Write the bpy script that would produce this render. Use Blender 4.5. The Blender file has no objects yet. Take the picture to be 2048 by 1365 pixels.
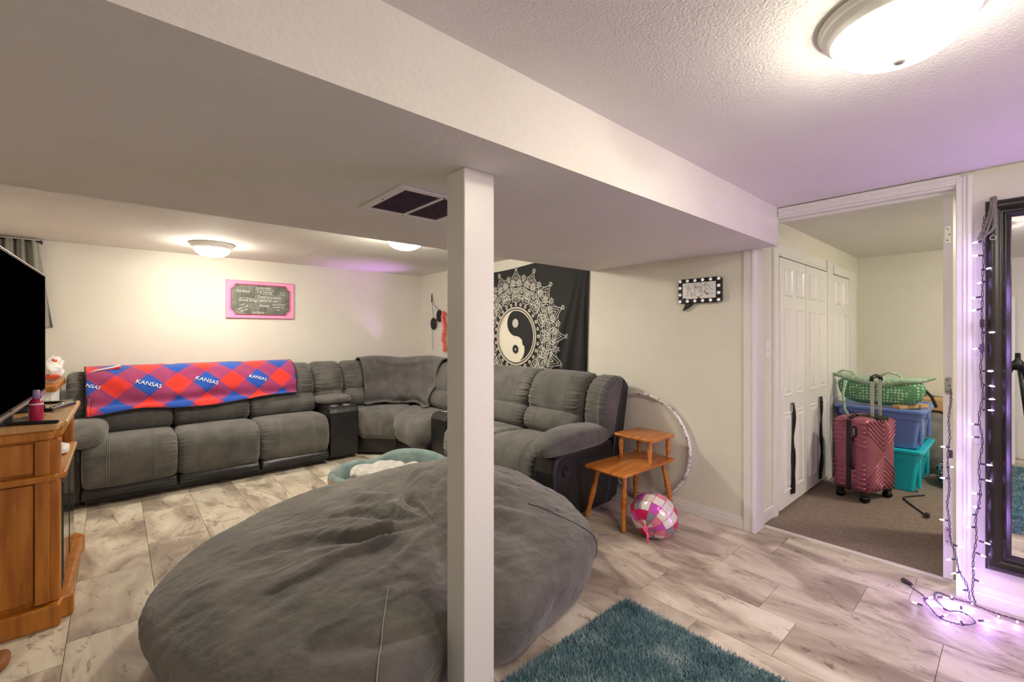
import bpy, math, random
import numpy as np
from mathutils import Matrix, Vector, noise as mnoise
random.seed(7); rng = np.random.default_rng(7)
SC = bpy.context.scene; COL = SC.collection
PI = math.pi; R = math.radians

# ------------------------------------------------------------------ camera, world, exposure
cam = bpy.data.cameras.new('camera'); cam.lens = 895/2048*36; cam.sensor_width = 36; cam.shift_y = -14.5/2048
cam.clip_start = .02
co = bpy.data.objects.new('camera', cam); COL.objects.link(co)
co.location = (0, 0, 1.32); co.rotation_euler = (PI/2, 0, R(-41.5)); SC.camera = co
w = bpy.data.worlds.new('world'); SC.world = w; w.use_nodes = True
w.node_tree.nodes['Background'].inputs[0].default_value = (.9, .88, .85, 1)
w.node_tree.nodes['Background'].inputs[1].default_value = .3
SC.view_settings.view_transform = 'Standard'; SC.view_settings.look = 'None'
SC.view_settings.gamma = 1; SC.view_settings.use_curve_mapping = False
SC.view_settings.exposure = 0.8
DOME = 62.0       # strength of the ceiling dome lamps
VIOLET = 0.8     # base watts of a fairy-light glow; unseen bulbs past the mirror are boosted
VIS = .12         # share of that for the bulbs close to the doorway
XR, YB, ZC, ZS, XL = 3.172, 5.53, 2.122, 1.88, -.8   # room planes: right wall, back wall, ceiling, soffit, left wall

# ------------------------------------------------------------------ materials
def lin(c):
    return tuple(((v/255)/12.92 if v/255 <= .04045 else ((v/255+.055)/1.055)**2.4) for v in c) + (1,)
class NT:
    def __init__(s, name):
        s.m = bpy.data.materials.new(name); s.m.use_nodes = True; s.t = s.m.node_tree
        s.b = s.t.nodes['Principled BSDF']
    def n(s, k, **kw):
        nd = s.t.nodes.new('ShaderNode'+k)
        for a, v in kw.items(): setattr(nd, a, v)
        return nd
    def l(s, a, b): s.t.links.new(a, b)
    def math(s, op, a, b=None):
        nd = s.n('Math', operation=op)
        for i, v in enumerate((a, b)):
            if v is None: continue
            if isinstance(v, (int, float)): nd.inputs[i].default_value = v
            else: s.l(v, nd.inputs[i])
        return nd.outputs[0]
    def mix(s, f, a, b, bt='MIX'):
        nd = s.n('MixRGB', blend_type=bt)
        for i, v in enumerate((f, a, b)):
            if isinstance(v, (int, float, tuple)): nd.inputs[i].default_value = v
            else: s.l(v, nd.inputs[i])
        return nd.outputs[0]
    def ramp(s, f, stops, interp='LINEAR'):
        nd = s.n('ValToRGB'); cr = nd.color_ramp; cr.interpolation = interp
        while len(cr.elements) < len(stops): cr.elements.new(.5)
        for e, (p, c) in zip(cr.elements, stops): e.position = p; e.color = lin(c)
        s.l(f, nd.inputs[0]); return nd.outputs[0]
    def noise(s, vec, scale, detail=4, rough=.55, dist=0):
        nd = s.n('TexNoise'); nd.inputs['Scale'].default_value = scale; nd.inputs['Detail'].default_value = detail
        nd.inputs['Roughness'].default_value = rough; nd.inputs['Distortion'].default_value = dist
        s.l(vec, nd.inputs['Vector']); return nd.outputs[0]
    def coord(s, stretch=(1, 1, 1), kind='Object'):
        tc = s.n('TexCoord'); mp = s.n('Mapping'); mp.inputs['Scale'].default_value = stretch
        s.l(tc.outputs[kind], mp.inputs[0]); return mp.outputs[0]
    def bump(s, h, strength, dist=.01):
        nd = s.n('Bump'); nd.inputs['Strength'].default_value = strength; nd.inputs['Distance'].default_value = dist
        s.l(h, nd.inputs['Height']); s.l(nd.outputs[0], s.b.inputs['Normal'])
def mat(name, c, c2=None, ns=6, rough=.6, bs=0, bstr=.3, bd=.004, metal=0, stretch=(1, 1, 1), emit=0, sheen=0, spec=None, lo=.35, hi=.65, trans=0, coat=0, ec=None):
    t = NT(name); b = t.b
    b.inputs['Base Color'].default_value = lin(c); b.inputs['Roughness'].default_value = rough; b.inputs['Metallic'].default_value = metal
    v = t.coord(stretch)
    if c2: t.l(t.ramp(t.noise(v, ns), [(lo, c), (hi, c2)]), b.inputs['Base Color'])
    if bs: t.bump(t.noise(v, bs), bstr, bd)
    if emit:
        b.inputs['Emission Color'].default_value = lin(ec or c); b.inputs['Emission Strength'].default_value = emit
    if sheen: b.inputs['Sheen Weight'].default_value = sheen; b.inputs['Sheen Roughness'].default_value = .5
    if spec is not None: b.inputs['Specular IOR Level'].default_value = spec
    if trans: b.inputs['Transmission Weight'].default_value = trans
    if coat: b.inputs['Coat Weight'].default_value = coat
    return t.m
M = {}
M['wall'] = mat('wall paint', (226, 223, 210), (231, 228, 216), 2, .75, 75, .35, .004)
M['ceil'] = mat('textured ceiling paint', (229, 226, 218), (234, 231, 224), 2, .8, 120, .55, .007)
M['soffit'] = mat('soffit paint', (226, 222, 210), (230, 227, 216), 2, .72, 60, .6, .006)
M['post'] = mat('post paint', (232, 230, 220), None, 2, .35, 60, .25, .003)
M['trim'] = mat('gloss white trim', (236, 234, 232), None, 2, .32, 30, .06, .002)
M['carpet'] = mat('brown carpet', (140, 122, 112), (164, 146, 134), 60, .95, 260, .9, .01)
M['oak'] = mat('honey oak', (158, 92, 24), (196, 126, 46), 5, .38, 60, .08, .002, stretch=(6, 6, .6))
M['oakt'] = mat('pale oak top', (196, 150, 92), (210, 166, 108), 5, .35, 60, .06, .002, stretch=(8, .8, 1))
M['pine'] = mat('varnished pine', (176, 98, 34), (214, 138, 60), 4, .3, 50, .06, .002, stretch=(1.2, 9, 9), coat=.3)
M['black'] = mat('black plastic', (14, 14, 15), None, 5, .4)
M['blackg'] = mat('glossy black glass', (3, 3, 4), None, 5, .12)
M['screen'] = mat('dark television screen', (1, 1, 1), None, 5, .7, spec=.02)
M['silver'] = mat('brushed silver', (180, 178, 172), None, 5, .35, metal=.9)
M['nickel'] = mat('satin nickel', (186, 182, 172), None, 5, .38, metal=.6)
M['rim'] = mat('satin rim', (240, 238, 230), None, 5, .4, metal=.1)
M['leather'] = mat('black leather', (24, 24, 26), (32, 32, 33), 8, .36, 26, .45, .008, stretch=(1, 1, .5))
M['suede'] = mat('charcoal suede', (74, 73, 69), (98, 96, 91), 7, .85, 38, .35, .006, sheen=.35)
M['bag'] = mat('charcoal microsuede', (78, 75, 69), (104, 100, 92), 5, .88, 30, .55, .012, sheen=.3, stretch=(1, 1, 1.6))
M['stitch'] = mat('pale stitching', (150, 148, 140), None, 5, .8)
M['throw'] = mat('grey knit throw', (84, 80, 80), (100, 96, 95), 12, .95, 140, .7, .006, sheen=.3)
M['pink'] = mat('pink painted frame', (250, 160, 206), (252, 168, 208), 5, .5)
M['red'] = mat('dark pink edging', (176, 50, 92), None, 5, .5)
M['slate'] = mat('smeared chalkboard', (96, 100, 94), (140, 142, 132), 9, .85)
M['chalk'] = mat('chalk', (236, 236, 228), None, 5, .9)
M['dark'] = mat('matt near-black', (22, 22, 24), (30, 30, 32), 8, .7)
M['tap'] = mat('black tapestry cloth', (30, 31, 32), (38, 39, 40), 3, .8, 200, .3, .002)
M['print'] = mat('cream print', (226, 220, 204), None, 5, .85)
M['tprint'] = mat('grey white print', (186, 184, 178), (214, 212, 204), 30, .85)
M['white'] = mat('white plastic', (238, 238, 236), None, 5, .4)
M['bulbw'] = mat('white globe bulb', (240, 240, 240), None, 5, .35, emit=.15)
M['teal'] = mat('teal corduroy', (104, 126, 126), (134, 152, 148), 8, .9, 90, .5, .004, sheen=.3)
M['bedout'] = mat('tan plush', (196, 180, 148), (206, 192, 162), 8, .95, 120, .5, .006)
M['fleece'] = mat('pale grey fleece', (176, 172, 166), (212, 208, 202), 22, .95, 120, .9, .01, sheen=.4)
M['rug'] = mat('teal rug backing', (44, 84, 92), (74, 116, 122), 4, .98)
M['balstr'] = mat('pink ribbon', (252, 96, 150), None, 5, .4)
M['btote'] = mat('blue tote plastic', (104, 130, 200), None, 5, .4)
M['ttote'] = mat('turquoise tote plastic', (20, 192, 212), None, 5, .4)
M['suit'] = mat('rose metallic shell', (158, 86, 104), (166, 94, 112), 12, .34, metal=.2)
M['greyf'] = mat('grey fabric', (116, 112, 108), (140, 136, 130), 9, .9, 60, .4, .006)
M['frame'] = mat('espresso mirror frame', (26, 22, 18), (38, 33, 26), 4, .3, 30, .1, .003, stretch=(3, 3, .4))
M['mirror'] = mat('mirror glass', (240, 242, 242), None, 5, .01, metal=1)
M['bulb'] = mat('glowing fairy bulb', (236, 226, 255), None, 5, .3, emit=14, ec=(214, 198, 255))
M['cord'] = mat('dark cord', (58, 46, 62), None, 5, .5)
M['curtain'] = mat('grey green curtain', (132, 134, 122), (158, 158, 148), 5, .85, 60, .2, .003, stretch=(6, 6, .5))
M['plastic bag'] = mat('white carrier bag', (222, 220, 216), (236, 234, 230), 9, .35, 20, .8, .02)
M['orange'] = mat('orange print', (226, 92, 60), None, 5, .4)
M['bottle'] = mat('magenta bottle', (190, 34, 82), None, 5, .3)
M['lilac'] = mat('lilac cap', (176, 150, 206), None, 5, .35)
M['lei'] = mat('coral petals', (246, 112, 98), (255, 180, 160), 30, .7)
M['wood'] = mat('light wood', (190, 150, 100), (206, 168, 118), 5, .6)
M['tan'] = mat('tan leather', (150, 96, 52), None, 5, .6)
M['leop'] = mat('black and white speckle', (30, 30, 32), (190, 188, 184), 45, .9, lo=.48, hi=.52)
M['vent'] = mat('off-white metal', (236, 230, 224), None, 5, .5)
M['ventd'] = mat('dusty filter', (116, 100, 104), (140, 124, 126), 40, .9)
M['glassc'] = mat('smoked cabinet glass', (60, 60, 58), None, 5, .08, spec=.8)
M['screen'].node_tree.nodes['Principled BSDF'].inputs['IOR'].default_value = 1.0
# marbled vinyl planks: every plank takes its own piece of the pattern
def plank_mat():
    t = NT('marbled vinyl'); tc = t.n('TexCoord'); oi = t.n('ObjectInfo')
    sc = t.math('MULTIPLY', oi.outputs['Random'], 37.0)
    cmb = t.n('CombineXYZ')
    for i in range(3): t.l(sc, cmb.inputs[i])
    va = t.n('VectorMath', operation='ADD'); t.l(tc.outputs['Object'], va.inputs[0]); t.l(cmb.outputs[0], va.inputs[1])
    mp = t.n('Mapping'); mp.inputs['Scale'].default_value = (1.0, .38, 1); mp.inputs['Rotation'].default_value = (0, 0, R(14))
    t.l(va.outputs[0], mp.inputs[0]); v = mp.outputs[0]
    base = t.ramp(t.noise(v, 3.2, 8, .60, 1.4), [(.30, (134, 120, 108)), (.42, (172, 158, 142)), (.53, (208, 197, 178)), (.66, (228, 219, 201)), (.80, (196, 184, 168))])
    vein = t.ramp(t.noise(v, 6.5, 10, .72, 2.6), [(.36, (150, 134, 120)), (.44, (255, 255, 255)), (1, (255, 255, 255))])
    c = t.mix(.75, base, vein, 'MULTIPLY')
    sp = t.ramp(t.noise(v, 20, 6, .75, 2), [(.30, (126, 112, 102)), (.37, (255, 255, 255))])
    c = t.mix(.5, c, sp, 'MULTIPLY')
    tone = t.math('ADD', t.math('MULTIPLY', oi.outputs['Random'], .16), .90)
    hs = t.n('HueSaturation'); t.l(tone, hs.inputs['Value']); t.l(c, hs.inputs['Color'])
    t.l(hs.outputs[0], t.b.inputs['Base Color']); t.b.inputs['Roughness'].default_value = .42
    t.bump(t.noise(v, 30, 5, .6, 1), .12, .004)
    return t.m
M['plank'] = plank_mat()
def plaid_mat():
    t = NT('red and blue plaid fleece'); uv = t.n('UVMap'); sp = t.n('SeparateXYZ'); t.l(uv.outputs[0], sp.inputs[0])
    u, v = sp.outputs[0], sp.outputs[1]; c = .215
    a = t.math('DIVIDE', t.math('ADD', u, v), c); b = t.math('DIVIDE', t.math('SUBTRACT', u, v), c)
    ma = t.math('MODULO', t.math('FLOOR', t.math('ADD', a, 40.5)), 2); mb = t.math('MODULO', t.math('FLOOR', t.math('ADD', b, 40.5)), 2)
    blue = t.math('MULTIPLY', ma, mb)
    red = t.math('MULTIPLY', t.math('SUBTRACT', 1, ma), t.math('SUBTRACT', 1, mb))
    st = t.math('GREATER_THAN', t.math('SINE', t.math('MULTIPLY', t.math('ADD', t.math('MULTIPLY', a, 1.0), t.math('MULTIPLY', b, .35)), 80)), 0)
    pur = t.mix(st, lin((128, 48, 110)), lin((176, 58, 92)))
    col = t.mix(red, pur, lin((226, 50, 34))); col = t.mix(blue, col, lin((22, 78, 178)))
    # thin pinstripes crossing the checks
    fr = t.math('FRACT', t.math('ADD', a, .62)); ln = t.math('LESS_THAN', fr, .03)
    fr2 = t.math('FRACT', t.math('ADD', b, .62)); ln2 = t.math('LESS_THAN', fr2, .03)
    col = t.mix(t.math('MULTIPLY', t.math('MAXIMUM', ln, ln2), .5), col, lin((60, 50, 150)))
    t.l(col, t.b.inputs['Base Color']); t.b.inputs['Roughness'].default_value = .9; t.b.inputs['Sheen Weight'].default_value = .3
    t.bump(t.noise(t.coord(), 120), .4, .004)
    return t.m
M['plaid'] = plaid_mat()
def balloon_mat():
    t = NT('pink checked foil'); uv = t.n('UVMap'); sp = t.n('SeparateXYZ'); t.l(uv.outputs[0], sp.inputs[0])
    a = t.math('MULTIPLY', sp.outputs[0], 14); b = t.math('MULTIPLY', sp.outputs[1], 7)
    cb = t.n('CombineXYZ'); t.l(t.math('FLOOR', a), cb.inputs[0]); t.l(t.math('FLOOR', b), cb.inputs[1])
    wn = t.n('TexWhiteNoise'); t.l(cb.outputs[0], wn.inputs[0])
    c = t.ramp(wn.outputs[0], [(0, (236, 226, 220)), (.28, (224, 38, 104)), (.46, (240, 138, 160)), (.62, (150, 150, 166)), (.74, (214, 90, 200)), (.86, (246, 240, 238))], 'CONSTANT')
    e = t.math('MAXIMUM', t.math('LESS_THAN', t.math('FRACT', a), .05), t.math('LESS_THAN', t.math('FRACT', b), .04))
    t.l(t.mix(e, c, lin((200, 50, 70))), t.b.inputs['Base Color']); t.b.inputs['Roughness'].default_value = .2; t.b.inputs['Metallic'].default_value = .25
    return t.m
M['balloon'] = balloon_mat()
def greenbag_mat(name, dots):
    t = NT(name); v = t.coord((1, 1, 1))
    vo = t.n('TexVoronoi'); vo.inputs['Scale'].default_value = 42 if dots else 60; vo.inputs['Randomness'].default_value = .25 if dots else 1
    t.l(v, vo.inputs['Vector'])
    c = t.ramp(vo.outputs[0], [(.0, (200, 220, 200)), (.26, (188, 214, 188)), (.33, (92, 146, 104)), (1, (78, 130, 90))] if dots else [(0, (110, 150, 118)), (.4, (150, 184, 134)), (.7, (178, 196, 190))])
    t.l(c, t.b.inputs['Base Color']); t.b.inputs['Roughness'].default_value = .7
    return t.m
M['gdots'] = greenbag_mat('green dotted quilt', True); M['gpais'] = greenbag_mat('green paisley quilt', False)
def hoop_mat():
    t = NT('silver holographic wrap'); v = t.coord()
    c = t.ramp(t.noise(v, 22, 3), [(.4, (226, 224, 222)), (.5, (250, 248, 246)), (.62, (170, 164, 160))])
    t.l(c, t.b.inputs['Base Color']); t.b.inputs['Roughness'].default_value = .3; t.b.inputs['Metallic'].default_value = .3
    return t.m
M['hoop'] = hoop_mat()
def rugpile_mat():
    t = NT('teal shag pile'); v = t.coord()
    c = t.ramp(t.noise(v, 7, 4), [(.34, (100, 138, 146)), (.52, (136, 168, 174)), (.68, (186, 206, 206))])
    c = t.mix(.25, c, t.ramp(t.noise(v, 160, 2), [(.3, (90, 110, 120)), (.7, (255, 255, 255))]), 'MULTIPLY')
    t.l(c, t.b.inputs['Base Color']); t.b.inputs['Roughness'].default_value = .95
    return t.m
M['pile'] = rugpile_mat()

# ------------------------------------------------------------------ mesh helpers
def mesh(name, V, F, m, smooth=False):
    me = bpy.data.meshes.new(name); me.from_pydata([tuple(map(float, v)) for v in V], [], [tuple(map(int, f)) for f in F])
    me.materials.append(M[m] if isinstance(m, str) else m)
    if smooth: me.polygons.foreach_set('use_smooth', [True]*len(me.polygons))
    me.validate(); me.update(); return me
def link(name, me, parent=None):
    o = bpy.data.objects.new(name, me); COL.objects.link(o)
    if parent is not None: o.parent = parent
    return o
def bevel(o, wd, seg=2):
    b = o.modifiers.new('bevel', 'BEVEL'); b.width = wd; b.segments = seg; b.limit_method = 'ANGLE'; b.angle_limit = R(40); return o
def tag(o, label, cat, group=None, kind=None):
    o['label'] = label; o['category'] = cat
    if group: o['group'] = group
    if kind: o['kind'] = kind
    return o
def thing(name, label, cat, loc=(0, 0, 0), rz=0, group=None):
    o = bpy.data.objects.new(name, None); COL.objects.link(o); o.location = loc; o.rotation_euler = (0, 0, rz)
    o.empty_display_size = .1
    return tag(o, label, cat, group)
BF = [(0, 3, 2, 1), (4, 5, 6, 7), (0, 1, 5, 4), (1, 2, 6, 5), (2, 3, 7, 6), (3, 0, 4, 7)]
def bxv(x0, x1, y0, y1, z0, z1):
    return [(x0, y0, z0), (x1, y0, z0), (x1, y1, z0), (x0, y1, z0), (x0, y0, z1), (x1, y0, z1), (x1, y1, z1), (x0, y1, z1)]
class MB:
    def __init__(s): s.V = []; s.F = []
    def add(s, V, F, mtx=None):
        n = len(s.V); s.V += [tuple(mtx @ Vector(v)) if mtx is not None else tuple(v) for v in V]
        s.F += [tuple(i+n for i in f) for f in F]; return s
    def box(s, *a, mtx=None): return s.add(bxv(*a), BF, mtx)
    def tube(s, pts, r, seg=8): V, F = tube(pts, r, seg); return s.add(V, F)
    def lathe(s, prof, seg=24, mtx=None): V, F = lathe(prof, seg); return s.add(V, F, mtx)
    def obj(s, name, m, parent=None, smooth=False, bev=0):
        o = link(name, mesh(name, s.V, s.F, m, smooth), parent)
        if bev: bevel(o, bev)
        return o
def box(name, a, m, parent=None, bev=0): return MB().box(*a).obj(name, m, parent, False, bev)
def tube(pts, r, seg=8, closed=False):
    P = [Vector(p) for p in pts]; n = len(P); V = []; F = []
    rr = r if hasattr(r, '__len__') else [r]*n
    up = None
    for i, p in enumerate(P):
        t = (P[(i+1) % n] - P[i-1]) if closed else (P[min(i+1, n-1)] - P[max(i-1, 0)])
        if t.length < 1e-9: t = Vector((0, 0, 1))
        t.normalize()
        if up is None: up = Vector((0, 0, 1)) if abs(t.z) < .9 else Vector((1, 0, 0))
        a = t.cross(up)
        if a.length < 1e-6: a = t.cross(Vector((0, 1, 0)))
        a.normalize(); b = a.cross(t); b.normalize(); up = b
        for k in range(seg):
            th = 2*PI*k/seg; V.append(p + (a*math.cos(th) + b*math.sin(th))*rr[i])
    m = n if closed else n-1
    for i in range(m):
        j = (i+1) % n
        for k in range(seg):
            F.append((i*seg+k, i*seg+(k+1) % seg, j*seg+(k+1) % seg, j*seg+k))
    if not closed: F.append(tuple(range(seg-1, -1, -1))); F.append(tuple((n-1)*seg+k for k in range(seg)))
    return V, F
def lathe(prof, seg=24):
    V = []; F = []; n = len(prof)
    for r, z in prof:
        for k in range(seg): V.append((r*math.cos(2*PI*k/seg), r*math.sin(2*PI*k/seg), z))
    for i in range(n-1):
        for k in range(seg): F.append((i*seg+k, i*seg+(k+1) % seg, (i+1)*seg+(k+1) % seg, (i+1)*seg+k))
    F.append(tuple(range(seg-1, -1, -1))); F.append(tuple((n-1)*seg+k for k in range(seg)))
    return V, F
def prism(poly, z0, z1):
    n = len(poly); V = [(x, y, z0) for x, y in poly] + [(x, y, z1) for x, y in poly]
    return V, [tuple(range(n-1, -1, -1)), tuple(range(n, 2*n))] + [(i, (i+1) % n, n+(i+1) % n, n+i) for i in range(n)]
def catmull(pts, n, closed=True):
    P = np.array(pts, float); k = len(P); out = []
    segs = k if closed else k-1
    for i in range(segs):
        g = lambda j: P[j % k] if closed else P[min(max(j, 0), k-1)]
        p0, p1, p2, p3 = g(i-1), g(i), g(i+1), g(i+2)
        for t in np.linspace(0, 1, n, endpoint=False):
            out.append(.5*((2*p1)+(-p0+p2)*t+(2*p0-5*p1+4*p2-p3)*t*t+(-p0+3*p1-3*p2+p3)*t**3))
    if not closed: out.append(P[-1])
    return np.array(out)
def grid(nu, nv, fn):
    V = [fn(i/(nu-1), j/(nv-1)) for j in range(nv) for i in range(nu)]
    F = [(j*nu+i, j*nu+i+1, (j+1)*nu+i+1, (j+1)*nu+i) for j in range(nv-1) for i in range(nu-1)]
    return V, F
def ribbon(pts, wd, fn, closed=False):
    """flat line of width wd drawn in 2D and laid on a surface by fn(u, v)"""
    P = np.array(pts, float); n = len(P); V = []; F = []
    for i in range(n):
        a = P[(i+1) % n] if closed else P[min(i+1, n-1)]; b = P[i-1] if closed or i else P[0]
        t = a-b; l = np.hypot(*t) or 1; nn = np.array((-t[1], t[0]))/l*wd/2
        V += [fn(*(P[i]+nn)), fn(*(P[i]-nn))]
    for i in range(n if closed else n-1):
        j = (i+1) % n; F.append((2*i, 2*i+1, 2*j+1, 2*j))
    return V, F
def text_poly(s, size, align='CENTER'):
    cu = bpy.data.curves.new('txt', 'FONT'); cu.body = s; cu.size = size; cu.align_x = align; cu.align_y = 'CENTER'; cu.resolution_u = 3
    ob = bpy.data.objects.new('txt', cu); me = bpy.data.meshes.new_from_object(ob)
    V = [tuple(v.co) for v in me.vertices]; F = [tuple(p.vertices) for p in me.polygons]
    bpy.data.objects.remove(ob); bpy.data.meshes.remove(me); bpy.data.curves.remove(cu)
    return V, F
def loft(prof, wd, r=.05, nst=20, wr=.010, wl=.075, freq=34, seed=0, crown=.012):
    """upholstered cushion: closed (y,z) profile swept along x with rounded, ruched ends"""
    P = np.array(prof); c = P.mean(0); n = len(P); rad = np.hypot(*(P-c).T); D = (P-c)/rad[:, None]
    xs = []; sh = []
    for t in np.linspace(0, PI/2, 7): xs.append(-(wd/2-r+r*math.cos(t))); sh.append(r*(1-math.sin(t)))
    for x in np.linspace(-(wd/2-r), wd/2-r, nst)[1:-1]: xs.append(x); sh.append(0)
    for t in np.linspace(PI/2, 0, 7): xs.append(wd/2-r+r*math.cos(t)); sh.append(r*(1-math.sin(t)))
    ph = np.random.default_rng(seed).uniform(0, 6.28, 8); arc = np.arange(n)/n*2*PI
    V = []; F = []
    for x, s in zip(xs, sh):
        e = (wd/2-abs(x)); sd = 0 if x < 0 else 3
        w_ = wr*math.exp(-e/wl)*(np.sin(arc*freq+ph[sd])+.7*np.sin(arc*freq*.53+ph[sd+1])+.6*np.sin(arc*freq*1.7+ph[sd+2]))*(1-math.exp(-e/.02)*.3)
        q = np.maximum(rad-s*1.0, .02)+w_+crown*(1-(2*x/wd)**2)
        for a in c+D*q[:, None]: V.append((x, a[0], a[1]))
    m = len(xs)
    for i in range(m-1):
        for k in range(n): F.append((i*n+k, (i+1)*n+k, (i+1)*n+(k+1) % n, i*n+(k+1) % n))
    F.append(tuple(range(n))); F.append(tuple((m-1)*n+k for k in range(n-1, -1, -1)))
    return V, F
_cs = {}
def cubesphere(n):
    if n in _cs: return _cs[n]
    g = np.linspace(-1, 1, n); pts = []; faces = []; idx = {}
    def vid(p):
        k = tuple(np.round(p, 5))
        if k not in idx: idx[k] = len(pts); pts.append(p)
        return idx[k]
    for ax in range(3):
        for sg in (-1, 1):
            for i in range(n-1):
                for j in range(n-1):
                    q = []
                    for a, b in ((i, j), (i+1, j), (i+1, j+1), (i, j+1)):
                        p = [0, 0, 0]; p[ax] = sg; p[(ax+1) % 3] = g[a]; p[(ax+2) % 3] = g[b]; q.append(vid(np.array(p, float)))
                    faces.append(tuple(q if sg > 0 else q[::-1]))
    _cs[n] = (np.array(pts), faces); return _cs[n]
def pillow(cx, cy, cz, sx, sy, sz, k=4, n=18, fn=None):
    P, F = cubesphere(n); Q = P/((np.abs(P)**k).sum(1)**(1/k))[:, None]
    Q = Q*np.array((sx, sy, sz))
    if fn: Q = np.array([fn(q) for q in Q])
    return Q+np.array((cx, cy, cz)), F
def nz(x, y, z=0): return mnoise.noise(Vector((x, y, z)))

# ------------------------------------------------------------------ the setting
def struct(name, a, m, label, cat, bev=0): return tag(box(name, a, m, None, bev), label, cat, kind='structure')
struct('wall_back', (XL-.1, XR+.12, YB, YB+.1, 0, ZC), 'wall', 'cream painted back wall behind the long sofa', 'wall')
struct('wall_left', (XL-.1, XL, -2.6, YB, 0, ZC), 'wall', 'cream painted wall behind the television stand', 'wall')
struct('wall_front', (XL-.1, XR+.12, -2.7, -2.6, 0, ZC), 'wall', 'cream painted wall behind the viewer', 'wall')
struct('wall_right', (XR, XR+.12, 1.16, YB, 0, ZC), 'wall', 'cream painted wall with the black tapestry', 'wall')
mb = MB().box(XR, XR+.12, -2.6, .205, 0, ZC+.04).box(XR, XR+.12, .205, 1.16, 2.072, ZC+.04)
tag(mb.obj('wall_right_front', 'wall'), 'white wall around the doorway where the mirror hangs', 'wall', kind='structure')
struct('ceiling', (XL-.1, XR, -2.7, YB+.1, ZC, ZC+.1), 'ceil', 'white textured ceiling', 'ceiling')
struct('soffit', (XL, XR, 1.014, 2.525, ZS, ZC), 'soffit', 'wide boxed-in soffit crossing below the ceiling', 'soffit')
so = struct('support_column', (.871, 1.0, 1.225, 1.33, 0, ZS), 'post', 'square white post holding up the soffit', 'post', .004)
# hall behind the doorway
HY0, HX1, HZ = 1.16, 6.12, 2.15
struct('wall_hall_left', (XR+.12, HX1, HY0+.01, HY0+.11, 0, HZ), 'wall', 'cream hall wall with the folding closet doors', 'wall')
struct('wall_hall_far', (HX1, HX1+.1, -1.6, HY0+.11, 0, HZ), 'wall', 'cream wall at the end of the hall', 'wall')
struct('wall_hall_front', (XR+.12, HX1, -1.7, -1.6, 0, HZ), 'wall', 'cream hall wall out of sight behind the mirror', 'wall')
struct('ceiling_hall', (XR+.1, HX1+.1, -1.7, HY0+.11, HZ, HZ+.1), 'ceil', 'ceiling of the hall beyond the doorway', 'ceiling')
struct('floor_hall', (3.335, HX1+.1, -1.7, HY0+.11, -.05, .006), 'carpet', 'brown carpet on the hall floor', 'carpet')
struct('trim_1', (3.318, 3.337, .205, 1.15, -.01, .009), 'vent', 'thin strip where vinyl floor meets carpet', 'threshold')
# floor of marbled vinyl planks
fl = struct('floor', (XL-.1, 3.33, -2.7, YB+.1, -.06, -.0035), 'dark', 'marbled beige and grey vinyl plank floor', 'floor')
PW, PL = .31, .62
def plank_mesh(x0, x1, y0, y1):
    g = .0009; b = .0018; x0 += g; x1 -= g; y0 += g; y1 -= g
    V = [(x0, y0, -.0035), (x1, y0, -.0035), (x1, y1, -.0035), (x0, y1, -.0035), (x0, y0, -b*.6), (x1, y0, -b*.6), (x1, y1, -b*.6), (x0, y1, -b*.6),
         (x0+b, y0+b, 0), (x1-b, y0+b, 0), (x1-b, y1-b, 0), (x0+b, y1-b, 0)]
    F = [(0, 1, 5, 4), (1, 2, 6, 5), (2, 3, 7, 6), (3, 0, 4, 7), (4, 5, 9, 8), (5, 6, 10, 9), (6, 7, 11, 10), (7, 4, 8, 11), (8, 9, 10, 11)]
    return mesh('plank', V, F, 'plank')
full = plank_mesh(-PW/2, PW/2, -PL/2, PL/2)
ix = 0; x = -.16-PW*2
while x < 3.30:
    off = [0, .31, .15, .46][ix % 4]; y = -1.5-off
    while y < YB:
        xa, xb, ya, yb = max(x, XL), min(x+PW, 3.318 if -.0 < y+PL and y < 1.2 else XR+.02), max(y, -1.6), min(y+PL, YB)
        if xb-xa > .02 and yb-ya > .02:
            if xb-xa > PW-1e-4 and yb-ya > PL-1e-4: o = link('plank', full, fl)
            else: o = link('plank', plank_mesh(-(xb-xa)/2, (xb-xa)/2, -(yb-ya)/2, (yb-ya)/2), fl)
            o.location = ((xa+xb)/2, (ya+yb)/2, 0)
        y += PL
    x += PW; ix += 1
for xa in (3.172,):     # narrow strip of floor inside the doorway
    pass
# baseboards and casings
def molding_y(name, y0, y1, x, label, h=.085, th=.014):   # along y on the right wall
    pr = [(0, 0), (-th, 0), (-th, h*.55), (-th*.7, h*.62), (-th*.7, h*.75), (-th*.35, h*.9), (-th*.3, h), (0, h)]
    V = [(x+a, y0, b) for a, b in pr]+[(x+a, y1, b) for a, b in pr]; n = len(pr)
    F = [tuple(range(n)), tuple(range(2*n-1, n-1, -1))]+[(i, n+i, n+(i+1) % n, (i+1) % n) for i in range(n)]
    return tag(MB().add(V, F).obj(name, 'trim'), label, 'baseboard', kind='structure')
molding_y('baseboard_right', 1.222, YB, XR, 'white baseboard under the tapestry wall')
molding_y('baseboard_right_front', -2.6, .146, XR, 'white baseboard below the mirror')
tag(MB().box(XL, XR-.015, YB-.014, YB, 0, .085).obj('baseboard_back', 'trim', None, False, .004), 'white baseboard behind the long sofa', 'baseboard', kind='structure')
tag(MB().box(3.30, 3.53, HY0-.004, HY0+.01, .006, .09).obj('baseboard_hall', 'trim', None, False, .004), 'short white baseboard below the light switch', 'baseboard', kind='structure')
def casing(name, boxes, label):
    m = MB()
    for b in boxes: m.box(*b)
    return tag(m.obj(name, 'trim', None, False, .004), label, 'trim', kind='structure')
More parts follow.
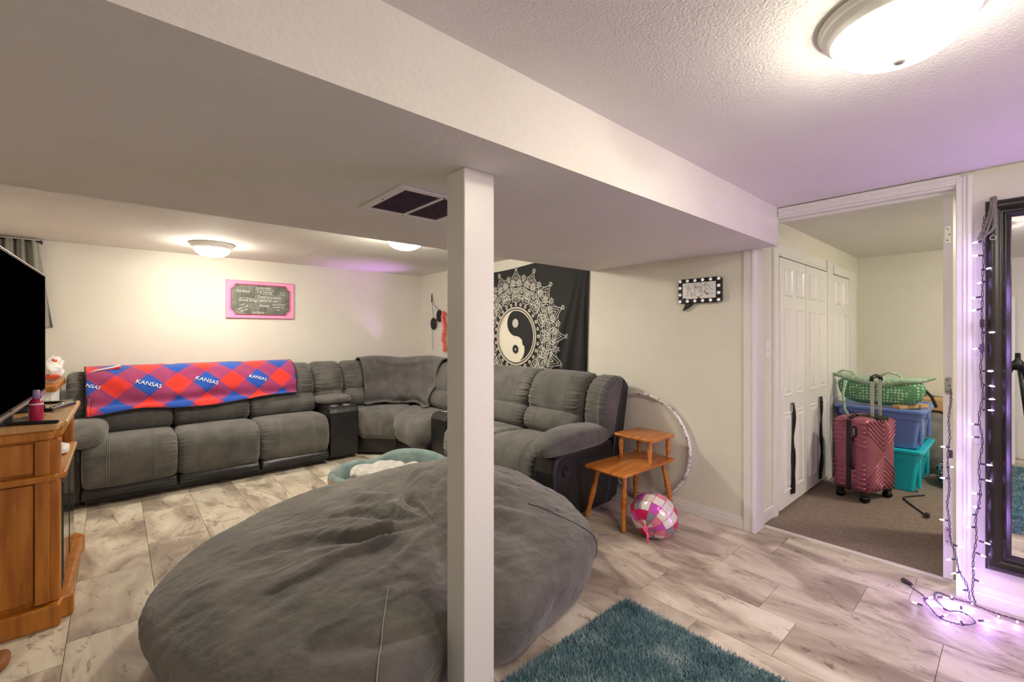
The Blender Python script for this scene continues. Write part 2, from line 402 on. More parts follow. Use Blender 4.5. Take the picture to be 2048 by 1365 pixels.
casing('trim_2', [(XR-.018, XR, 1.15, 1.222, 0, ZS), (XR-.013, XR, 1.205, 1.226, 0, ZS), (XR-.024, XR-.012, 1.15, 1.17, 0, ZS), (XR-.02, 3.30, 1.143, 1.163, 0, ZS)], 'white corner casing at the left of the doorway')
casing('trim_3', [(XR-.018, XR, .146, .206, 0, 2.105), (XR-.026, XR-.016, .15, .166, 0, 2.105), (XR-.023, XR-.016, .172, .182, 0, 2.105),
                  (XR-.018, XR, .206, 1.012, 2.068, 2.118), (XR-.025, XR-.016, .19, 1.012, 2.096, 2.112), (XR-.023, XR-.016, .19, 1.012, 2.078, 2.088)], 'white moulded casing above and right of the doorway')
casing('trim_4', [(XR, XR+.13, .205, 1.143, 2.055, 2.074), (XR+.05, XR+.085, .205, 1.143, 2.043, 2.057)], 'white door head lining with stop strip')
# folding closet doors and second door in the hall
def panel_leaf(x0, x1, y, z0, z1, parent, cols=2):
    s = box('leaf', (x0, x1, y, y+.03, z0, z1), 'trim', parent, .003)
    W = x1-x0; pw = (W-.09*cols-.05)/cols if cols > 1 else W-.18
    rows = ((.10, .40), (.46, .79), (.84, .965)); rows = ((.06, .38), (.445, .80), (.85, .965))
    for c in range(cols):
        px0 = x0+.07+c*(pw+.09) if cols > 1 else x0+.09
        for a, b in rows:
            za, zb = z0+(z1-z0)*a, z0+(z1-z0)*b; px1 = px0+pw; e = .022
            V = [(px0, y, za), (px1, y, za), (px1, y, zb), (px0, y, zb), (px0+e*.35, y-.009, za+e*.35), (px1-e*.35, y-.009, za+e*.35), (px1-e*.35, y-.009, zb-e*.35), (px0+e*.35, y-.009, zb-e*.35),
                 (px0+e, y-.002, za+e), (px1-e, y-.002, za+e), (px1-e, y-.002, zb-e), (px0+e, y-.002, zb-e), (px0+e*2, y-.008, za+e*2), (px1-e*2, y-.008, za+e*2), (px1-e*2, y-.008, zb-e*2), (px0+e*2, y-.008, zb-e*2)]
            F = [(q*4+i, q*4+(i+1) % 4, q*4+4+(i+1) % 4, q*4+4+i) for q in range(3) for i in range(4)]+[(12, 13, 14, 15)]
            MB().add(V, F).obj('panel', 'trim', s)
d1 = thing('door_1', 'white six-panel folding closet doors along the hall', 'door'); d1['kind'] = 'structure'
panel_leaf(3.60, 4.185, HY0-.022, .035, 1.875, d1); panel_leaf(4.195, 4.80, HY0-.022, .035, 1.875, d1)
box('track', (3.60, 4.80, HY0-.02, HY0+.01, 1.885, 1.90), 'white', d1)
casing('trim_5', [(3.53, 3.60, HY0-.012, HY0+.01, 0, 1.98), (4.80, 4.90, HY0-.03, HY0+.01, 0, 1.98), (3.60, 4.80, HY0-.014, HY0+.01, 1.905, 1.985), (4.885, 4.93, HY0-.035, HY0, 0, 1.98)], 'white casing around the folding closet doors')
d2 = thing('door_2', 'white panelled door at the far end of the hall', 'door'); d2['kind'] = 'structure'
panel_leaf(5.03, 5.62, HY0-.015, .02, 1.875, d2)
casing('trim_6', [(4.945, 5.03, HY0-.012, HY0+.01, 0, 1.96), (5.62, 5.86, HY0-.028, HY0+.01, 0, 1.96), (5.03, 5.62, HY0-.028, HY0+.01, 1.88, 1.96)], 'white casing around the far hall door')
d3 = thing('door_3', 'open white door seen edge-on with its hinge plates', 'door'); d3['kind'] = 'structure'
box('slab', (3.30, 4.10, .226, .264, .02, 2.045), 'trim', d3, .002)
for z in (1.845, 1.045, .25):
    V, F = prism([(.232, -.045), (.252, -.045), (.258, -.036), (.258, .036), (.252, .045), (.232, .045)], 0, .002)
    p = MB().add([(3.2995-c, a, z+b) for a, b, c in V], F).obj('hinge_plate', 'nickel', d3)
    for dz in (-.03, 0, .03):
        V, F = lathe([(.0035, 0), (.003, .0012), (.001, .0014)], 8); MB().add([(3.2972-c, .247+a-(.008 if dz == 0 else 0), z+dz+b) for a, b, c in V], F).obj('screw', 'black', p)

# ------------------------------------------------------------------ ceiling lamps
def glass(f): return mat('lit alabaster glass', (255, 246, 226), None, 5, .3, emit=DOME*f, ec=(255, 246, 226))
def dome(x, y, z, label, f=1):
    t = thing('ceiling_light', label, 'ceiling light', (x, y, z), 0, 'dome lights on the ceilings')
    MB().lathe([(.02, 0), (.168, 0), (.170, -.006), (.163, -.012), (.160, -.014), (.164, -.018), (.162, -.024), (.150, -.032), (.143, -.046), (.136, -.048), (.02, -.03)], 48).obj('rim', 'rim', t, True)
    pr = [(.137*math.cos(a), -.046-.072*math.sin(a)) for a in np.linspace(0, PI/2*.97, 12)]
    MB().lathe([(.12, -.040)]+pr, 48).obj('glass_bowl', glass(f), t, True)
    MB().lathe([(.004, -.112), (.017, -.114), (.018, -.119), (.010, -.127), (.004, -.129)], 20).obj('finial', 'nickel', t, True)
dome(1.465, .195, ZC, 'nearest frosted dome light with nickel rim on the right ceiling', .62)
dome(.642, 4.76, ZC, 'frosted dome light over the long sofa, above the chalkboard', .95)
dome(1.77, 3.32, ZC, 'frosted dome light half hidden behind the soffit', 1.7)
dome(1.2, -1.6, ZC, 'frosted dome light added unseen behind the viewer for flatter light', 1.8)  # added lamp, never in view, evens out the room light
dome(4.7, -.55, HZ, 'frosted dome light added out of view to light the hall', 1.4)  # added lamp out of view so that the hall is lit
# return-air vent under the soffit
t = thing('air_vent', 'white return-air vent with dusty grille under the soffit', 'vent', (1.0, 1.72, ZS))
MB().box(-.2, .2, -.19, -.158, -.008, 0).box(-.2, .2, .158, .19, -.008, 0).box(-.2, -.165, -.158, .158, -.008, 0).box(.165, .2, -.158, .158, -.008, 0).obj('frame', 'vent', t, False, .003)
box('divider', (-.008, .008, -.158, .158, -.008, 0), 'vent', t)
box('filter', (-.165, .165, -.158, .158, -.0015, 0), 'ventd', t)
for a, b in ((-.165, -.008), (.008, .165)):
    m = MB()
    for k in range(26):
        y = -.152+k*.0122; m.add([(a, y, -.007), (b, y, -.007), (b, y+.006, -.002), (a, y+.006, -.002), (a, y+.0012, -.007), (b, y+.0012, -.007), (b, y+.0072, -.002), (a, y+.0072, -.002)], BF)
    g = m.obj('louver_grille', 'ventd', t); g['kind'] = 'stuff'
for xx, yy in ((-.184, 0), (0, .176), (0, -.176)): MB().lathe([(.001, 0), (.004, -.001), (.003, -.003)], 8, Matrix.Translation((xx, yy, -.008))).obj('screw', 'black', t)

# ------------------------------------------------------------------ sectional sofa
SY = 1.2
def pf(pts, n=13): return catmull([(a*SY, b) for a, b in pts], n)
P_SEAT = pf([(.03, .135), (-.015, .22), (-.02, .33), (.0, .43), (.08, .492), (.25, .492), (.42, .475), (.52, .44), (.52, .34), (.3, .28), (.1, .14)])
P_FOOT = pf([(.02, .055), (.0, .095), (.02, .14), (.09, .16), (.16, .11), (.14, .055)])
P_LUM = pf([(.43, .47), (.355, .52), (.34, .60), (.385, .67), (.47, .695), (.55, .62), (.54, .48)])
P_BACK = pf([(.45, .645), (.395, .70), (.392, .79), (.43, .90), (.49, .97), (.57, .99), (.65, .95), (.68, .85), (.60, .66)])
P_WING = pf([(.44, .50), (.40, .60), (.40, .75), (.43, .88), (.50, .955), (.58, .975), (.66, .94), (.68, .85), (.58, .55)])
def stitch(prof, x, i0, i1, parent, name='stitching'):
    P = np.array(prof); c = P.mean(0); n = len(P); m = MB()
    for dx in (-.006, .006):
        pts = []
        for k in range(i0, i1):
            p = P[k % n]; d = (p-c)/np.hypot(*(p-c)); q = p+d*.0125; pts.append((x+dx, q[0], q[1]))
        m.tube(pts, .0011, 5)
    return m.obj(name, 'stitch', parent)
def seat_unit(t, x0, x1, k, foot=True, back=True, covered=False):
    xc = (x0+x1)/2; wd = x1-x0-.006
    def L(name, pr, mt, **kw):
        V, F = loft(pr, wd, seed=k*7+len(name), **kw); o = MB().add(V, F, Matrix.Translation((xc, 0, 0))).obj(name, mt, t, True); return o
    s = L('seat_cushion', P_SEAT, 'suede', r=.055, crown=.010, wr=.005, wl=.04)
    for sx in (-.24, .24): stitch(P_SEAT, xc+sx*wd, 8, 82, s)
    if foot: L('footrest_panel', P_FOOT, 'leather', r=.02, wr=.003, crown=.0, freq=14)
    l = L('lumbar_cushion', P_LUM, 'suede', r=.05, wr=.008, wl=.05)
    for sx in (-.24, .24): stitch(P_LUM, xc+sx*wd, 4, 52, l)
    if back:
        b = L('back_cushion', P_BACK, 'suede', r=.06, wr=.012, wl=.065, crown=.014)
        if not covered:
            for sx in (-.26, .26): stitch(P_BACK, xc+sx*wd, 6, 78, b)
def arm(t, x0, x1, y0, y1, z, side, grow=0):
    """padded arm on a black upholstered side; side = +1 when the outer face looks to +x"""
    V, F = prism([(y0+.05, .02), (y0+.0, .06), (y0-.0, .36), (y0+.03, .46), (y0+.10, .49), (y1, .50), (y1, .02)], 0, x1-x0)
    b = bevel(MB().add([(x0+c, a, zz) for a, zz, c in V], [f[::-1] for f in F]).obj('arm_panel', 'leather', t, False), .025, 3)
    x1 += 2*grow; xc = (x0+x1)/2
    def fn(q):
        e = q[1]/((y1-y0)/2); w_ = .006*math.sin(30*math.atan2(q[2], q[0])+1)*max(0, abs(e)-.55)*2
        s = 1+w_/.1
        return np.array((q[0]*s, q[1], q[2]*s-.035*e*e*(1 if e < 0 else .3)))
    V, F = pillow(xc, (y0+y1)/2-.02, z, (x1-x0)/2+.035, (y1-y0)/2+.03, .088, 2.7, 26, fn)
    p = MB().add(V, F).obj('arm_pad', 'suede', t, True)
    m = MB()
    for dy in (-.006, .006):
        yy = (y0+y1)/2+.08+dy
        m.tube([(xc+((x1-x0)/2+.0365)*math.cos(a), yy, z+.0895*math.sin(a)) for a in np.linspace(-.35, PI+.35, 28)], .0011, 5)
    m.obj('stitching', 'stitch', p)
    return b
# --- three seats along the back wall (local x = world x, front looks to -y)
t = thing('reclining_sofa', 'long charcoal reclining sofa with three seats along the back wall', 'sofa', (0, 4.62, 0))
bounds = (-.20, .389, 1.0, 1.625)
for i in range(3): seat_unit(t, bounds[i], bounds[i+1], i, covered=i < 2)
box('base', (-.18, 1.61, .08, .66, .015, .34), 'leather', t)
MB().add(*[(lambda V, F: ([(c, a, b) for a, b, c in V], F))(*prism([(.52, .02), (.64, .02), (.86, .90), (.80, .96), (.70, .7)], -.29, 1.62))][0]).obj('back_shell', 'leather', t)
arm(t, -.305, -.19, 0.03, .62, .545, -1, .055)
V, F = loft(P_WING, .13, r=.04, seed=41); MB().add(V, F, Matrix.Translation((-.245, .02, 0))).obj('back_wing', 'suede', t, True)
# --- loveseat against the tapestry wall (turned so that its front looks to -x)
t = thing('reclining_loveseat', 'charcoal two-seat recliner with padded arm against the tapestry wall', 'sofa', (2.27, 2.90, 0), -PI/2)
seat_unit(t, 0, .60, 11); seat_unit(t, -.62, 0, 12)
box('base', (-.60, .60, .08, .66, .015, .34), 'leather', t)
MB().add(*[(lambda V, F: ([(c, a, b) for a, b, c in V], F))(*prism([(.52, .03), (.66, .06), (.825, .90), (.77, .955), (.68, .7)], -.62, .825))][0]).obj('back_shell', 'leather', t, False, .012)
b = arm(t, .62, .82, -.06, .62, .555, 1)
V, F = lathe([(.001, 0), (.03, 0), (.034, .004), (.03, .009), (.026, .006), (.02, .003), (.001, .003)], 24)
MB().add([(.82+c, .07+a, .36+bb) for a, bb, c in V], F).obj('recline_button', 'black', b, True)
V, F = loft(P_WING, .20, r=.05, seed=45, wr=.008, crown=.004); w_ = MB().add(V, F, Matrix.Translation((.715, .025, .005))).obj('back_wing', 'suede', t, True)
stitch(P_WING, .785, 6, 70, w_)
# --- consoles with cup holders
def console(label, loc, rz, wd, padz=.60):
    t = thing('sofa_console', label, 'console', loc, rz, 'storage consoles between the sofa seats')
    V, F = prism([(0.05, .03), (.02, .06), (.015, .50), (.04, .545), (.10, .555), (.40, .565), (.42, .52), (.62, .5), (.62, .03)], -wd/2, wd/2)
    bevel(MB().add([(c, a, b) for a, b, c in V], F).obj('body', 'leather', t), .014, 3)
    for sx in (-.066, .066):
        MB().lathe([(.001, .002), (.034, .002), (.036, .004), (.042, .006), (.045, .003), (.045, -.004)], 24, Matrix.Translation((sx, .15, .556))).obj('cup_ring', 'silver', t, True)
        MB().lathe([(.033, .0035), (.001, .0038)], 24, Matrix.Translation((sx, .15, .556))).obj('cup_well', 'blackg', t, True)
    V, F = pillow(0, .40, padz, wd/2+.035, .19, .05, 3, 18); MB().add(V, F).obj('lid_pad', 'suede', t, True)
    V, F = loft(P_BACK, wd+.03, r=.06, seed=77, wr=.009); MB().add(V, F, Matrix.Translation((0, 0, 0))).obj('back_cushion', 'suede', t, True)
    V, F = loft(P_LUM, wd, r=.05, seed=78); MB().add(V, F).obj('lumbar_cushion', 'suede', t, True)
    box('back_shell', (-wd/2, wd/2, .58, .70, .03, .85), 'leather', t)
    return t
console('black console with cup holders between long sofa and corner seat', (1.795, 4.655, 0), 0, .30)
console('black console with cup holders half hidden beside the white post', (2.29, 3.68, 0), -PI/2, .26)
# --- corner wedge
def pad_prism(poly, z0, z1, ins=((.0, .035), (.18, .008), (.5, -.012), (.8, .0), (.93, .025), (1, .07))):
    P = catmull(poly, 8); c = P.mean(0); V = []; n = len(P)
    d = P-c; L = np.hypot(*d.T)[:, None]
    for f, i in ins:
        for q in c+d/L*(L-i): V.append((q[0], q[1], z0+(z1-z0)*f))
    V.append((c[0], c[1], z1+.012)); F = []
    for k in range(len(ins)-1): F += [(k*n+i, k*n+(i+1) % n, (k+1)*n+(i+1) % n, (k+1)*n+i) for i in range(n)]
    k = len(ins)-1; F += [(k*n+i, k*n+(i+1) % n, len(V)-1) for i in range(n)]; F.append(tuple(range(n-1, -1, -1)))
    return V, F
t = thing('corner_seat', 'charcoal corner seat of the sectional with grey throw over it', 'sofa', (0, 0, 0))
V, F = prism([(1.975, 4.75), (2.27, 4.46), (2.27, 3.83), (2.88, 3.83), (2.95, 5.2), (1.975, 5.3)], .03, .22); MB().add(V, F).obj('base', 'leather', t, False, .01)
for poly, nm in (([(1.965, 4.70), (2.03, 4.62), (2.2, 4.42), (2.28, 4.41), (2.70, 4.86), (2.6, 5.1), (2.3, 5.15), (1.97, 5.14)], 0), ([(2.23, 4.42), (2.19, 4.15), (2.2, 3.86), (2.5, 3.83), (2.80, 3.85), (2.84, 4.3), (2.8, 4.75), (2.72, 4.86), (2.5, 4.7)], 1)):
    V, F = pad_prism(poly, .19, .475); s = MB().add(V, F).obj('seat_cushion', 'suede', t, True)
m = MB()
for dx in (0, .012): m.tube([(2.10+dx, 4.515-dx, .24), (2.095+dx, 4.51-dx, .33), (2.105+dx, 4.53-dx, .42), (2.15+dx, 4.58-dx, .478), (2.3+dx, 4.76-dx, .487)], .0012, 5)
m.obj('stitching', 'stitch', t)
for i, (cx, cy, rz, wd) in enumerate(((2.22, 4.655, 0, .50), (2.40, 4.62, R(-45), .40), (2.27, 4.20, -PI/2, .74))):
    mx = Matrix.Translation((cx, cy, 0)) @ Matrix.Rotation(rz, 4, 'Z')
    if i == 1: mx = Matrix.Translation((2.41, 4.59, 0)) @ Matrix.Rotation(rz, 4, 'Z')
    V, F = loft(P_BACK, wd, r=.06, seed=90+i, wr=.008); MB().add(V, F, mx).obj('back_cushion', 'suede', t, True)
    V, F = loft(P_LUM, wd, r=.05, seed=95+i); MB().add(V, F, mx).obj('lumbar_cushion', 'suede', t, True)
V, F = prism([(1.98, 5.22), (2.5, 5.22), (2.85, 4.85), (2.85, 3.85), (2.98, 3.85), (3.0, 5.38), (1.98, 5.38)], .05, .85); MB().add(V, F).obj('back_shell', 'leather', t)

# ------------------------------------------------------------------ throws
path = catmull([(5.475, .84), (5.462, .94), (5.40, 1.012), (5.31, 1.026), (5.205, .99), (5.125, .905), (5.078, .80), (5.07, .715), (5.02, .685), (5.0, .62)], 10, False)
arcl = np.concatenate([[0], np.cumsum(np.hypot(*np.diff(path, axis=0).T))]); AT = arcl[-1]; a0 = float(np.interp(.87, path[::-1, 1][:60], arcl[::-1][:60])) if False else 0
iz = int(np.argmin(np.abs(path[30:, 1]-.865)))+30; A0 = arcl[iz]
def blanket(x, s, off=0):
    """point of the plaid blanket: x along the sofa, s down from the print row (s=0 where the lettering runs)"""
    d = min(max(A0-s, 0), AT); y = float(np.interp(d, arcl, path[:, 0])); z = float(np.interp(d, arcl, path[:, 1]))
    sag = sum(math.exp(-((x-g)/.04)**2) for g in (.389, 1.0))
    f = .010*math.sin(9*x+14*s)+.018*nz(x*5, s*7, 3)+.014*math.sin(26*s+7*x+4*nz(x*2, s*2))*max(0, nz(x*2.3, s*3, 9)+.25)+.012*math.exp(-((x-1.02-.12*s)/.018)**2)+.006*nz(x*14, s*14, 8)
    k = min(1, d/.12)
    return (x+.012*nz(x*3, s*3, 5), y-.020-off-(f-.018*sag)*k*.8+.006, z+.004+.3*off+(.004-.006*sag)*k)
XB0, XB1 = -.20, 1.43
def bl_edges(u, v):
    x = XB0+(XB1-XB0)*u
    bot = AT-A0-.012-.05*(.5+.5*math.sin(u*7+1.2))*min(1, u/.22)**1.5-.03*u; top = A0-.10-.02*math.sin(u*9)
    s = top+(-bot-top)*v
    return x+(.03*(v-.3) if u < .02 else 0), s
UVs = []
def bl(u, v):
    x, s = bl_edges(u, v); UVs.append((x-.0, s)); return blanket(x, s)
V, F = grid(130, 60, bl); me = mesh('plaid_blanket', V, F, 'plaid', True)
uvl = me.uv_layers.new(name='UVMap')
for lp in me.loops: uvl.data[lp.index].uv = UVs[lp.vertex_index]
bo = tag(link('plaid_blanket', me), 'red and blue plaid fleece blanket lettered KANSAS over the long sofa', 'blanket')
sm = bo.modifiers.new('thick', 'SOLIDIFY'); sm.thickness = .006; sm.offset = 0
for cx, sc in ((.215, 1.0), (.645, 1.0), (1.075, .85), (-.215+.07, .8)):
    V, F = text_poly('KANSAS' if cx > 0 else 'NSAS', .052*sc); ca, sa = math.cos(-.36), math.sin(-.36)
    W = []
    for a, b, _ in V:
        a, b = a*1.0*ca-b*sa, a*sa+b*ca; W.append(blanket(cx+a, b+.006, .009))
    MB().add(W, F).obj('lettering', 'chalk', bo)
m = MB(); m.tube([blanket(*bl_edges(1, v), .004) for v in np.linspace(.2, 1, 30)], .004, 6).tube([blanket(*bl_edges(u, 1), .003) for u in np.linspace(0, 1, 90)], .004, 6).tube([blanket(*bl_edges(0, v), .004) for v in np.linspace(.2, 1, 30)], .004, 6)
m.obj('binding', 'dark', bo, True)
# folded-over corner at the left end
V, F = grid(14, 8, lambda u, v: (-.19+.22*u, 5.22+.05*v-.02*u, .985+.055*u*math.sin(PI*(.2+.7*v))+.012*nz(u*4, v*4)))
c = MB().add(V, F).obj('folded_corner', 'plaid', bo, True); s2 = c.modifiers.new('t', 'SOLIDIFY'); s2.thickness = .012
m = MB(); m.tube([(-.185, 5.185, .985), (-.12, 5.18, 1.01), (-.03, 5.19, 1.028), (.03, 5.2, 1.042)], .007, 6); m.obj('white_edge', 'white', bo, True)
# grey knit throw over the corner seat
plan = catmull([(2.16, 5.095), (2.32, 5.10), (2.50, 5.06), (2.66, 4.90), (2.735, 4.74), (2.745, 4.56), (2.75, 4.40)], 12, False)
pl = np.concatenate([[0], np.cumsum(np.hypot(*np.diff(plan, axis=0).T))]); PLN = pl[-1]
vp = catmull([(.30, .80), (.29, .93), (.21, 1.015), (.12, 1.02), (.05, .96), (.0, .86), (-.02, .74), (-.07, .66), (-.09, .57), (-.06, .505), (-.14, .497)], 8, False)
va_ = np.concatenate([[0], np.cumsum(np.hypot(*np.diff(vp, axis=0).T))])
def throw(u, v):
    l = u*PLN; px = float(np.interp(l, pl, plan[:, 0])); py = float(np.interp(l, pl, plan[:, 1]))
    ang = -R(90)*min(1, max(0, (u-.18)/.6)); nx, ny = math.sin(-ang), math.cos(ang)       # outward (towards the corner)
    lim = (1.0-.05*math.sin(u*PI)) ; d = v*va_[-1]*lim
    o = float(np.interp(d, va_, vp[:, 0])); z = float(np.interp(d, va_, vp[:, 1]))
    f = .016*math.sin(8*u+5*v)+.03*nz(u*5, v*4, 1)+.016*math.sin(17*u-9*v+3*nz(u*3, v*3))*max(0, v-.25)+.03*math.exp(-((v-.34-.12*math.sin(u*PI))/.035)**2)*math.sin(u*PI)+.02*math.exp(-((u-.16-.5*max(0, v-.5))/.03)**2)*(v > .5)
    o = o-.03-f; z += .012*math.sin(u*11)*math.sin(min(v, .4)*4)+.012*nz(u*6, v*6, 4)
    return (px+nx*o, py+ny*o, z+.012)
V, F = grid(80, 64, throw); to = tag(MB().add(V, F).obj('knit_throw', 'throw', None, True), 'charcoal knit throw draped over the corner of the sectional', 'blanket')
sm = to.modifiers.new('thick', 'SOLIDIFY'); sm.thickness = .012; sm.offset = 0
m = MB()
for k in range(46):
    u = .005+.99*k/45; a = throw(u, .97); b = throw(u, 1.0); m.tube([throw(u, .90), throw(u, .94), a, b], .0045, 5)
g = m.obj('ribbed_edge', 'throw', to, True); g['kind'] = 'stuff'
V, F = pillow(2.92, 4.33, .99, .05, .07, .045, 2.5, 14, lambda q: q*(1+.12*math.sin(q[1]*120+q[2]*60))); MB().add(V, F).obj('knotted_corner', 'throw', to, True)

# ------------------------------------------------------------------ bean bag
BC = (1.13, 2.15)
def bag_pt(a, t):
    """a: angle round, t: 0 at floor centre edge .. 1 at crown"""
    ca, sa = math.cos(a), math.sin(a)
    Rm = 1.06+.05*math.cos(2*(a-.4))-.24*math.exp(-((a-R(257))/.22)**2)-.15*math.exp(-((a % (2*PI)-R(10))/.45)**2)-.03*math.exp(-((a % (2*PI)-R(75))/.5)**2)-.13*math.exp(-((a-R(285))/.34)**2)-.05*math.exp(-((a-R(195))/.45)**2)
    H_ = .385
    ph = -.95+t*(PI/2+.95)          # from under the belly to the crown
    r = Rm*(max(math.cos(ph), 0)**(.20 if ph < 0 else .60)); zc = .20
    z = zc+(H_-zc)*math.sin(ph)**.9 if ph > 0 else zc-zc*min(1, (math.sin(-ph)/math.sin(.95))**1.3)
    k = max(0, math.sin(ph)) if ph > 0 else 0
    x, y = BC[0]+r*ca, BC[1]+r*sa
    z += k*(.205*math.exp(-(((x-1.5)/.45)**2+((y-2.2)/.5)**2))-.05*math.exp(-(((x-.45)/.5)**2+((y-2.7)/.4)**2)))
    # folds running out of a gathered spot on top, and wrinkles
    gx, gy = x-1.12, y-1.84; gd = math.hypot(gx, gy)+1e-6; ga = math.atan2(gy, gx)
    env = min(1, gd/.24)**2*math.exp(-(gd/.62)**2)*(.25+.75*max(0, math.cos((ga-R(150))*.75)))
    fo = .034*env*(math.sin(ga*11+2.5*nz(x*2.5, y*2.5))+.5*math.sin(ga*23+3*nz(x*4, y*4, 2)))
    fo += .010*math.sin(9*a+3*t)*max(0, .5-t)
    wr = .016*nz(x*2.4, y*2.4, z*2)+.009*nz(x*4+ga*2, y*9, z*7)+.006*nz(x*11, y*20, z*14)+.0035*nz(x*24, y*40, z*30)
    ridge = -.022*math.exp(-((z-.30+.10*(x-.6)+.02*math.sin(x*7))/.012)**2)*(.45 < x < 1.0)*(y < 1.8)
    f = fo*(z > .2)+wr*min(1, t*3+.25)+ridge
    n = Vector((ca*math.cos(ph), sa*math.cos(ph), max(math.sin(ph), -.2)+.001)); n.normalize()
    return (x+n.x*f, y+n.y*f, max(.003, z+n.z*f))
NA, NTT = 440, 190
V = [bag_pt(2*PI*i/NA, j/NTT) for j in range(NTT) for i in range(NA)]; F = []
for j in range(NTT-1): F += [(j*NA+i, j*NA+(i+1) % NA, (j+1)*NA+(i+1) % NA, (j+1)*NA+i) for i in range(NA)]
zc_ = sum(V[(NTT-1)*NA+i][2] for i in range(NA))/NA; V.append((BC[0], BC[1], zc_)); F += [((NTT-1)*NA+i, (NTT-1)*NA+(i+1) % NA, len(V)-1) for i in range(NA)]
F.append(tuple(range(NA-1, -1, -1)))
bb = tag(MB().add(V, F).obj('bean_bag', 'bag', None, True), 'huge wrinkled charcoal bean bag behind the white post', 'bean bag')
m = MB(); m.tube([tuple(Vector(bag_pt(R(238), tt))+Vector((-.002, -.004, .003))) for tt in np.linspace(.1, .80, 60)], .0022, 5); m.obj('seam', 'stitch', bb, True)
m = MB(); m.tube([tuple(Vector(bag_pt(R(318), tt))+Vector((.002, -.004, .003))) for tt in np.linspace(.1, .80, 60)], .0022, 5); m.obj('seam', 'dark', bb, True)

# ------------------------------------------------------------------ dog bed with fleece
t = thing('pet_bed', 'oval teal corduroy pet bed behind the bean bag', 'pet bed', (1.75, 3.50, 0), R(-41))
NA = 220
def bed(i, j, a, b):
    th = 2*PI*i/NA; hgt = .165+.055*math.sin(th+.2)**2*(math.sin(th) > -.2)+.05*max(0, math.sin(th+.1))-.05*math.exp(-((th-R(120))/.3)**2)
    pr = [(-.02, .0), (.0, .10), (-.005, hgt*.85), (-.02, hgt), (-.045, hgt*.99), (-.06, hgt*.85), (-.07, .06), (-.07, .02)][j]
    rib = .004*(1 if i % 2 else -1) if 2 <= j <= 6 else 0
    return ((a+pr[0]+rib)*math.cos(th), (b+pr[0]+rib)*math.sin(th), pr[1])
V = [bed(i, j, .53, .35) for j in range(2, 8) for i in range(NA)]; F = []
for j in range(5): F += [(j*NA+i, j*NA+(i+1) % NA, (j+1)*NA+(i+1) % NA, (j+1)*NA+i) for i in range(NA)]
MB().add(V, F).obj('corduroy_rim', 'teal', t, True)
V = [bed(i, j, .531, .351) for j in range(0, 3) for i in range(NA)]; F = []
for j in range(2): F += [(j*NA+i, j*NA+(i+1) % NA, (j+1)*NA+(i+1) % NA, (j+1)*NA+i) for i in range(NA)]
MB().add(V, F).obj('outer_wall', 'bedout', t, True)
V, F = lathe([(.001, .004), (.44, .004), (.45, .05), (.42, .07), (.001, .07)], 60); MB().add([(a, b*.62, c) for a, b, c in V], F).obj('cushion', 'fleece', t, True)
def fle(q):
    n = nz(q[0]*7, q[1]*9, 2)*.03+nz(q[0]*16, q[1]*20, 5)*.012+abs(nz(q[0]*4+3, q[1]*5, 7))*-.05
    return np.array((q[0]*(1+.08*nz(q[1]*6, q[2]*3)), q[1], q[2]+(n+.02 if q[2] > -.03 else 0)))
V, F = pillow(0, 0, .125, .36, .20, .065, 2.6, 44, fle)
tag(MB().add(V, F, Matrix.Translation((1.75, 3.50, 0)) @ Matrix.Rotation(R(-41), 4, 'Z')).obj('fleece_blanket', 'fleece', None, True), 'crumpled pale grey fleece lying in the pet bed', 'blanket')

# ------------------------------------------------------------------ television stand and what is on it
t = thing('television_stand', 'honey oak television stand with panelled end by the left wall', 'tv stand', (0, 0, 0))
TX, TY0, TY1 = -.17, 2.885, 3.83        # front plane, near end, far end
def oakmold(name, poly, z0, z1, parent, m='oak', bev=.006): V, F = prism(poly, z0, z1); return MB().add(V, F).obj(name, m, parent, False, bev)
body = box('carcass', (-.76, TX-.06, TY0+.03, TY1-.03, .10, .86), 'oak', t)
oakmold('top', [(-.78, TY0-.02), (-.20, TY0-.02), (-.19, TY0+.005), (-.19, TY0+.06), (-.167, TY0+.075), (-.162, TY1-.06), (-.19, TY1-.045), (-.195, TY1+.02), (-.78, TY1+.02)], .885, .916, t, 'oakt', .008)
oakmold('cornice', [(-.77, TY0), (-.215, TY0), (-.205, TY0+.07), (-.185, TY0+.08), (-.185, TY1-.07), (-.21, TY1), (-.77, TY1)], .84, .886, t, 'oak', .012)
oakmold('plinth', [(-.78, TY0-.02), (-.19, TY0-.02), (-.185, TY0+.05), (-.15, TY0+.06), (-.15, TY0+.14), (-.165, TY0+.15), (-.155, TY1-.14), (-.14, TY1-.06), (-.19, TY1+.02), (-.78, TY1+.02)], 0, .10, t, 'oak', .012)
oakmold('mid_moulding', [(-.775, TY0-.012), (-.20, TY0-.012), (-.195, TY0+.02), (-.172, TY0+.03), (-.172, TY0+.10), (-.22, TY0+.11), (-.775, TY0+.11)], .655, .685, t, 'oak', .008)
for z0, z1 in ((.12, .645), (.695, .83)):
    box('end_panel', (-.72, -.275, TY0+.018, TY0+.032, z0, z1), 'oak', t, .004)
    for xa, xb in ((-.775, -.715), (-.27, -.225)): box('stile', (xa, xb, TY0, TY0+.03, z0-.01, z1+.01), 'oak', t, .003)
for y in (TY0+.02, TY1-.09):
    box('pilaster', (-.235, -.192, y, y+.075, .10, .84), 'oak', t, .008)
box('open_shelf', (-.62, -.175, TY0+.09, TY1-.09, .655, .675), 'oakt', t, .004)
box('shelf_back', (-.66, -.64, TY0+.09, TY1-.09, .68, .84), 'oak', t)
